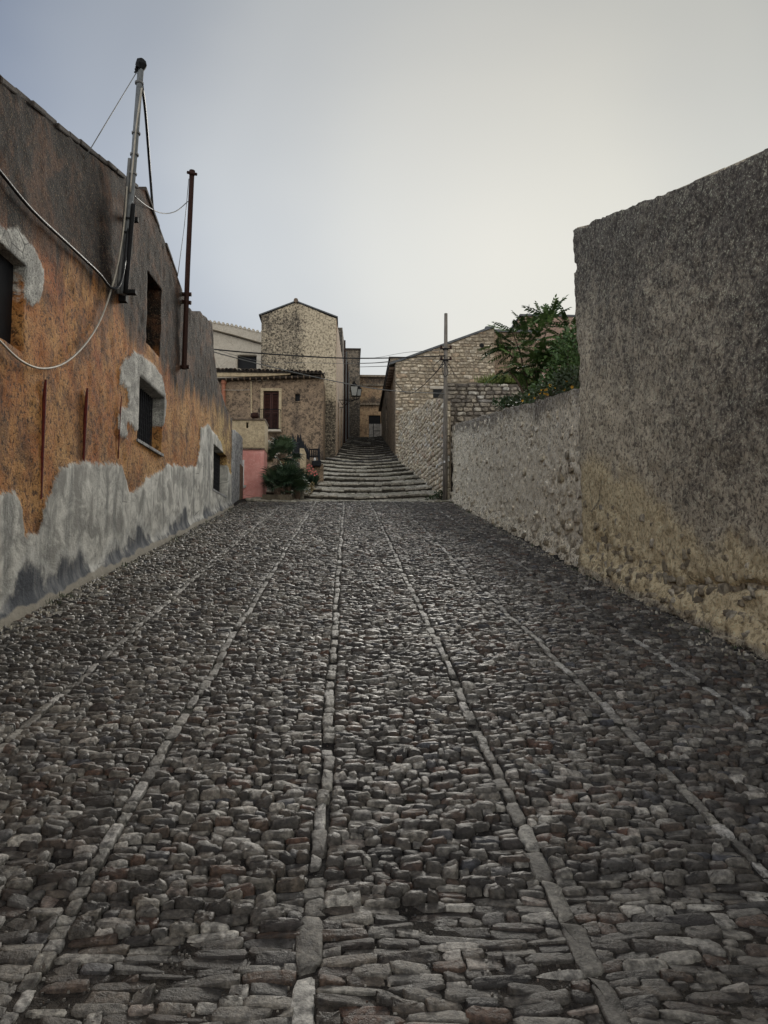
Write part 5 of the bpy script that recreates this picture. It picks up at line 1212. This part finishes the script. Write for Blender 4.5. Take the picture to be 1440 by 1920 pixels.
def place(name, me, parent, loc, direction, roll, sc):
    o = bpy.data.objects.new(name, me); COL.objects.link(o); o.parent = parent
    o.matrix_parent_inverse = Matrix.Translation(-wloc(parent))
    q_ = Vector(direction).to_track_quat('X', 'Z'); o.rotation_mode = 'QUATERNION'
    from mathutils import Quaternion
    o.rotation_quaternion = q_ @ Quaternion((1, 0, 0), roll); o.location = loc; o.scale = (sc, sc, sc); return o
def fan_palm(base, h, n, sc, label, seed, low=-25, ndry=0, trunk=True):
    r = random.Random(seed); t = empty('fan_palm', tuple(base), label, 'palm', 'fan palms by the pink wall')
    b = np.array(base)
    for k in range(7):
        hz = h*k/6; MB().tube([b+np.array([0, 0, hz-h/12-.03]), b+np.array([0, 0, hz+h/12])], [.10, .125], 8).build('trunk_ring', M_oldwood, t) if trunk else None
    if not trunk: MB().tube([b+np.array([0, 0, -.1]), b+np.array([0, 0, h])], .09, 8).build('trunk', M_oldwood, t)
    top = b+np.array([0, 0, h])
    for i in range(n):
        az = i*2.399+r.uniform(-.3, .3); el = math.radians(low+(85-low)*((i+.5)/n)**.8+r.uniform(-8, 8))
        d = (math.cos(az)*math.cos(el), math.sin(az)*math.cos(el), math.sin(el))
        me = fans[r.randrange(4)]
        if i < ndry: me = dryf
        place('leaf', me, t, tuple(top+np.array([r.uniform(-.05, .05), r.uniform(-.05, .05), r.uniform(-.15, .05)])), d, r.uniform(-.5, .5), sc*r.uniform(.85, 1.12))
    return t
fan_palm(at(527, 925, 22.6), float(at(524, 858, 22.6)[2]-at(524, 925, 22.6)[2]), 34, .88, 'taller fan palm with dry lower fronds beside the jagged black boards', 5, -40, 5)
fan_palm(at(540, 932, 21.25), .38, 38, .80, 'low dense fan palm at the road edge under the taller palm', 8, -8, 0, False)
fan_palm(at(520, 935, 21.0), .34, 34, .72, 'low fan palm spreading its spiky fronds across the pink wall', 9, -8, 0, False)
fan_palm(at(557, 932, 21.5), .2, 22, .6, 'smallest fan palm next to the lowest stair edge', 10, 0, 0, False)

def blade_plant(name, label, cat, base, n, L, wd, mat, seed, spread=.3, droop=.5):
    r = random.Random(seed); t = empty(name, tuple(base), label, cat); b = MB()
    for i in range(n):
        az = r.uniform(0, 6.28); el = r.uniform(.5, 1.45); l = L*r.uniform(.6, 1.1); o = np.array(base)+np.array([r.uniform(-spread, spread), r.uniform(-spread, spread)*.6, 0])
        d = np.array([math.cos(az)*math.cos(el), math.sin(az)*math.cos(el), math.sin(el)]); s = np.array([-math.sin(az), math.cos(az), 0])*wd
        m1 = o+d*l*.55; tp = o+d*l-np.array([0, 0, droop*l*.3])
        b.add([o-s*.6, o+s*.6, m1+s, m1-s, tp], [(0, 1, 2, 3), (3, 2, 4)])
    me = bpy.data.meshes.new('leaves'); me.from_pydata(b.v, [], b.f); me.update(); link('foliage', me, mat, t); return t
fb = at(577, 908, 24.2)
fp = blade_plant('flowering_plant', 'dark leaved plant with coral red flowers between parapet and steps', 'plant', fb, 110, .5, .03, M_palm, 3, .28)
def blossom(parent, c, r_, mat, seed):
    r = random.Random(seed); b = MB()
    for i in range(6):
        a = i*1.047+r.uniform(-.2, .2); d = np.array([math.cos(a), -.4, math.sin(a)]); s = np.array([-math.sin(a), 0, math.cos(a)])*r_*.45
        b.add([c, c+d*r_*.6+s, c+d*r_*1.1, c+d*r_*.6-s], [(0, 1, 2, 3)])
    me = bpy.data.meshes.new('flower'); me.from_pydata(b.v, [], b.f); me.update(); return link('flower', me, mat, parent)
for i, (px, py) in enumerate([(577, 873), (580, 877), (584, 874), (576, 878), (582, 882), (587, 879), (584, 888), (589, 886), (594, 889), (592, 884), (580, 871), (586, 884), (590, 891), (579, 883)]):
    blossom(fp, at(px, py, 23.6), .030, M_flower, i)

# compound-leaf tree behind the garden wall
def pinnate(name, seed, L=.55, pairs=9):
    r = random.Random(seed); V, Fc = [], []
    def P(t): return Vector((L*t, .03*math.sin(t*3+seed), -.22*L*t*t))
    for i in range(8):
        a, b = P(i/8), P((i+1)/8); o = len(V); w_ = .004
        V.extend([a+Vector((0, w_, 0)), a-Vector((0, w_, 0)), b-Vector((0, w_, 0)), b+Vector((0, w_, 0))]); Fc.append((o, o+1, o+2, o+3))
    for i in range(pairs*2+1):
        k = i//2; t = .16+.84*(k/pairs); sg = -1 if i % 2 else 1
        if i == pairs*2: sg = 0
        l = .135*(1-.5*abs(t-.45))*r.uniform(.85, 1.1); w_ = .031*r.uniform(.85, 1.1)
        c = P(t); ang = math.radians(62-18*t+r.uniform(-8, 8))*sg
        d = Vector((math.cos(ang), math.sin(ang), -.32+r.uniform(-.12, .12))); s = Vector((-math.sin(ang), math.cos(ang), 0))*w_
        o = len(V); up = Vector((0, 0, .010)); m1, m2, tp = c+d*l*.3, c+d*l*.65-up*.4, c+d*l-Vector((0, 0, .02))
        V.extend([c, m1+s+up, m2+s*.8+up, tp, m2, m1, m1-s+up, m2-s*.8+up]); Fc.extend([(o, o+1, o+5), (o+5, o+1, o+2, o+4), (o+4, o+2, o+3), (o, o+5, o+6), (o+5, o+4, o+7, o+6), (o+4, o+3, o+7)])
    me = bpy.data.meshes.new(name); me.from_pydata([tuple(v) for v in V], [], Fc); me.update(); me.materials.append(M_leaf); return me
pins = [pinnate('leaf', 70+i, .48+.05*i, 8+i % 3) for i in range(5)]
yA = 14.6
tree = empty('tree', tuple(at(1000, 765, yA)), 'leafy young tree with long feathery compound leaves rising behind the garden wall', 'tree')
stems = [[(1000, 790, yA), (1002, 720, yA), (1015, 660, yA), (1028, 605, yA)], [(990, 785, yA), (985, 720, yA-.1), (975, 660, yA-.2), (958, 618, yA-.3)], [(990, 780, yA), (984, 700, yA-.3), (962, 672, yA-.4), (938, 640, yA-.5)],
         [(1005, 780, yA+.2), (1030, 710, yA+.2), (1055, 650, yA+.3), (1068, 610, yA+.3)], [(1000, 770, yA), (1010, 700, yA), (1030, 670, yA-.3), (1050, 665, yA-.3)], [(985, 780, yA), (980, 735, yA-.3), (962, 705, yA-.4), (950, 692, yA-.5)], [(1010, 770, yA+.1), (1040, 740, yA), (1062, 700, yA)]]
r = random.Random(77)
for i, S_ in enumerate(stems):
    pts = spline([at(*p) for p in S_], 4); MB().tube(pts, [.034*(1-.75*k/(len(pts)-1)) for k in range(len(pts))], 6).build('trunk' if i == 0 else 'branch', M_oldwood, tree, True)
clusters = [(1028, 604, yA, 11, .85, 1.0), (1068, 612, yA+.3, 9, .6, 1), (1052, 640, yA, 9, .3, 1), (1010, 632, yA, 9, .35, 1), (980, 622, yA-.2, 7, .5, .8), (957, 622, yA-.3, 8, .5, .8), (936, 645, yA-.5, 8, .0, .8), (968, 655, yA-.4, 9, .1, .9),
            (1020, 660, yA-.2, 9, .1, 1), (1045, 668, yA-.2, 10, .1, 1), (1072, 660, yA, 9, .1, 1), (1000, 682, yA-.3, 9, 0, 1), (975, 690, yA-.4, 8, -.1, .9), (952, 692, yA-.5, 6, -.1, .75), (1030, 695, yA-.2, 10, 0, 1), (1060, 700, yA, 10, 0, 1), (1076, 640, yA+.2, 8, .2, 1),
            (1045, 722, yA-.1, 9, .1, 1), (1070, 728, yA-.1, 8, .2, 1), (1015, 720, yA-.2, 7, .1, .8), (1000, 745, yA-.3, 5, .3, .6)]
for px, py, yy, n, el0, sc in clusters:
    c = at(px, py, yy)
    for i in range(int(n*1.8)):
        az = i*2.399+r.uniform(-.4, .4); el = el0+r.uniform(-.45, .55)
        if el0 > .8: el = r.uniform(.55, 1.35)
        d = (math.cos(az)*math.cos(el), math.sin(az)*math.cos(el), math.sin(el))
        place('leaf', pins[r.randrange(5)], tree, tuple(c+np.array([r.uniform(-.1, .1), r.uniform(-.2, .2), r.uniform(-.12, .06)])), d, r.uniform(-.5, .5), sc*r.uniform(.55, .88))

def shrub(name, label, cat, base, blobs, n, size, mat, seed, kind=None, flowers=None, group=None):
    """many small folded leaves spread through uneven blobs (centre, radii)"""
    r = random.Random(seed); t = empty(name, tuple(base), label, cat, group); V, Fc = [], []
    st = MB()
    for c, rad in blobs:
        st.tube(spline([np.array(base), (np.array(base)+np.array(c))/2+np.array([r.uniform(-.05, .05), 0, 0]), np.array(c)], 3), .012, 5)
    st.build('stem', M_oldwood, t)
    for i in range(n):
        c, rad = blobs[r.randrange(len(blobs))]
        while True:
            p = Vector((r.uniform(-1, 1), r.uniform(-1, 1), r.uniform(-1, 1)))
            if .12 < p.length_squared < 1: break
        q0 = Vector(c)+Vector((p.x*rad[0], p.y*rad[1], p.z*rad[2])); d = (p+Vector((r.gauss(0, .6), r.gauss(0, .6), r.gauss(.2, .6)))).normalized()
        s = d.cross(Vector((r.gauss(0, 1), r.gauss(0, 1), r.gauss(0, 1)))).normalized()*size*.32; L = size*r.uniform(.6, 1.3); o = len(V)
        V.extend([q0, q0+d*L*.5+s, q0+d*L, q0+d*L*.5-s]); Fc.append((o, o+1, o+2, o+3))
    me = bpy.data.meshes.new('foliage'); me.from_pydata([tuple(v) for v in V], [], Fc); me.update(); link('foliage', me, mat, t)
    if flowers:
        for k, p in enumerate(flowers): blossom(t, np.array(p), .024, M_yellow, k)
    return t
shrub('bush', 'dark small leaved bush filling the corner against the tall wall', 'bush', at(1062, 745, 13.2), [(tuple(at(px, py, 13.4)), (.30, .35, .26)) for px, py in ((1065, 655), (1058, 690), (1072, 715), (1045, 715), (1030, 735), (1070, 680), (1078, 640), (1015, 745))], 2600, .075, M_leaf, 5)
fl = []
for i in range(15):
    t = r.random(); px = 965+t*115; yw = 20.95-ww(px, 760-t*28)[0]; p = at(px, 752-t*32+r.uniform(-12, 5), yw+.15); fl.append(tuple(p))
shrub('flowering_creeper', 'low creeper with small yellow flowers trailing along the garden wall top', 'plant', at(1030, 745, 11.6), [(tuple(at(px, py, yy)), (.28, .2, .12)) for px, py, yy in ((975, 752, 14.2), (1000, 745, 13), (1020, 738, 12), (1040, 730, 11.4), (1055, 722, 10.9), (1070, 712, 10.4), (1078, 705, 10.2))], 1500, .06, M_weed, 6, flowers=fl)
shrub('wall_shrub', 'small dark shrub in front of the grey retaining wall', 'bush', at(962, 768, 15.5), [(tuple(at(px, py, 15.5)), (.2, .2, .10)) for px, py in ((940, 757), (957, 752), (972, 755), (990, 750))], 520, .07, M_leaf, 7)
def tuft_stuff(name, label, pts, n, L, wd, mat, seed):
    r = random.Random(seed); V, Fc = [], []
    for i in range(n):
        c = pts[r.randrange(len(pts))]; o = Vector((c[0]+r.gauss(0, c[3]), c[1]+r.gauss(0, c[3]*.6), c[2])); az = r.uniform(0, 6.28); el = r.uniform(.7, 1.5); l = L*r.uniform(.4, 1.15)
        d = Vector((math.cos(az)*math.cos(el), math.sin(az)*math.cos(el), math.sin(el))); s = Vector((-math.sin(az), math.cos(az), 0))*wd; k = len(V)
        V.extend([o-s, o+s, o+d*l*.6+s*.7, o+d*l*.6-s*.7, o+d*l-Vector((0, 0, l*.12))]); Fc.extend([(k, k+1, k+2, k+3), (k+3, k+2, k+4)])
    me = bpy.data.meshes.new(name); me.from_pydata([tuple(v) for v in V], [], Fc); me.update(); o = link(name, me, mat); tag(o, label, 'grass', None, 'stuff'); return o
tuft_stuff('grass', 'bright green grass growing on the retaining wall top', [tuple(at(px, py, 22.55))+(.18,) for px, py in ((912, 720), (925, 719), (935, 719), (950, 719), (958, 719), (972, 719), (985, 720))], 900, .34, .012, M_grass, 3)
tuft_stuff('grass', 'sparse dry weeds in the road joints and along the wall feet', [(float(x_left(y))+.12, y, float(road_z(y))+.03, .05) for y in (5.9, 7.6, 7.9, 9.8, 12.4, 12.7, 15.1, 17.8)]+[(float(x_right(y))-.1, y, float(road_z(y))+.03, .05) for y in (5.9, 6.4, 8.1, 8.9, 9.5, 11.7, 14.2, 14.6, 17.3, 19.2, 20.1)]+[(float(strip_x(4, y))+.1, y, float(road_z(y)), .06) for y in (17.5, 18.4, 19.3)], 420, .075, .004, M_weed, 4)
shrub('weed_clump', 'dark green weed clump at the foot of the wooden pole', 'plant', at(826, 938, 20.9), [(tuple(at(px, py, 20.9)), (.13, .12, .09)) for px, py in ((828, 930), (818, 935), (806, 938), (823, 926))], 360, .06, M_weed, 8)
shrub('weed_clump', 'small dry straw coloured plant at the left stair edge', 'plant', at(585, 925, 22.6), [(tuple(at(px, py, 22.4)), (.08, .1, .10)) for px, py in ((580, 918), (584, 912))], 130, .07, M_paleleaf, 9)
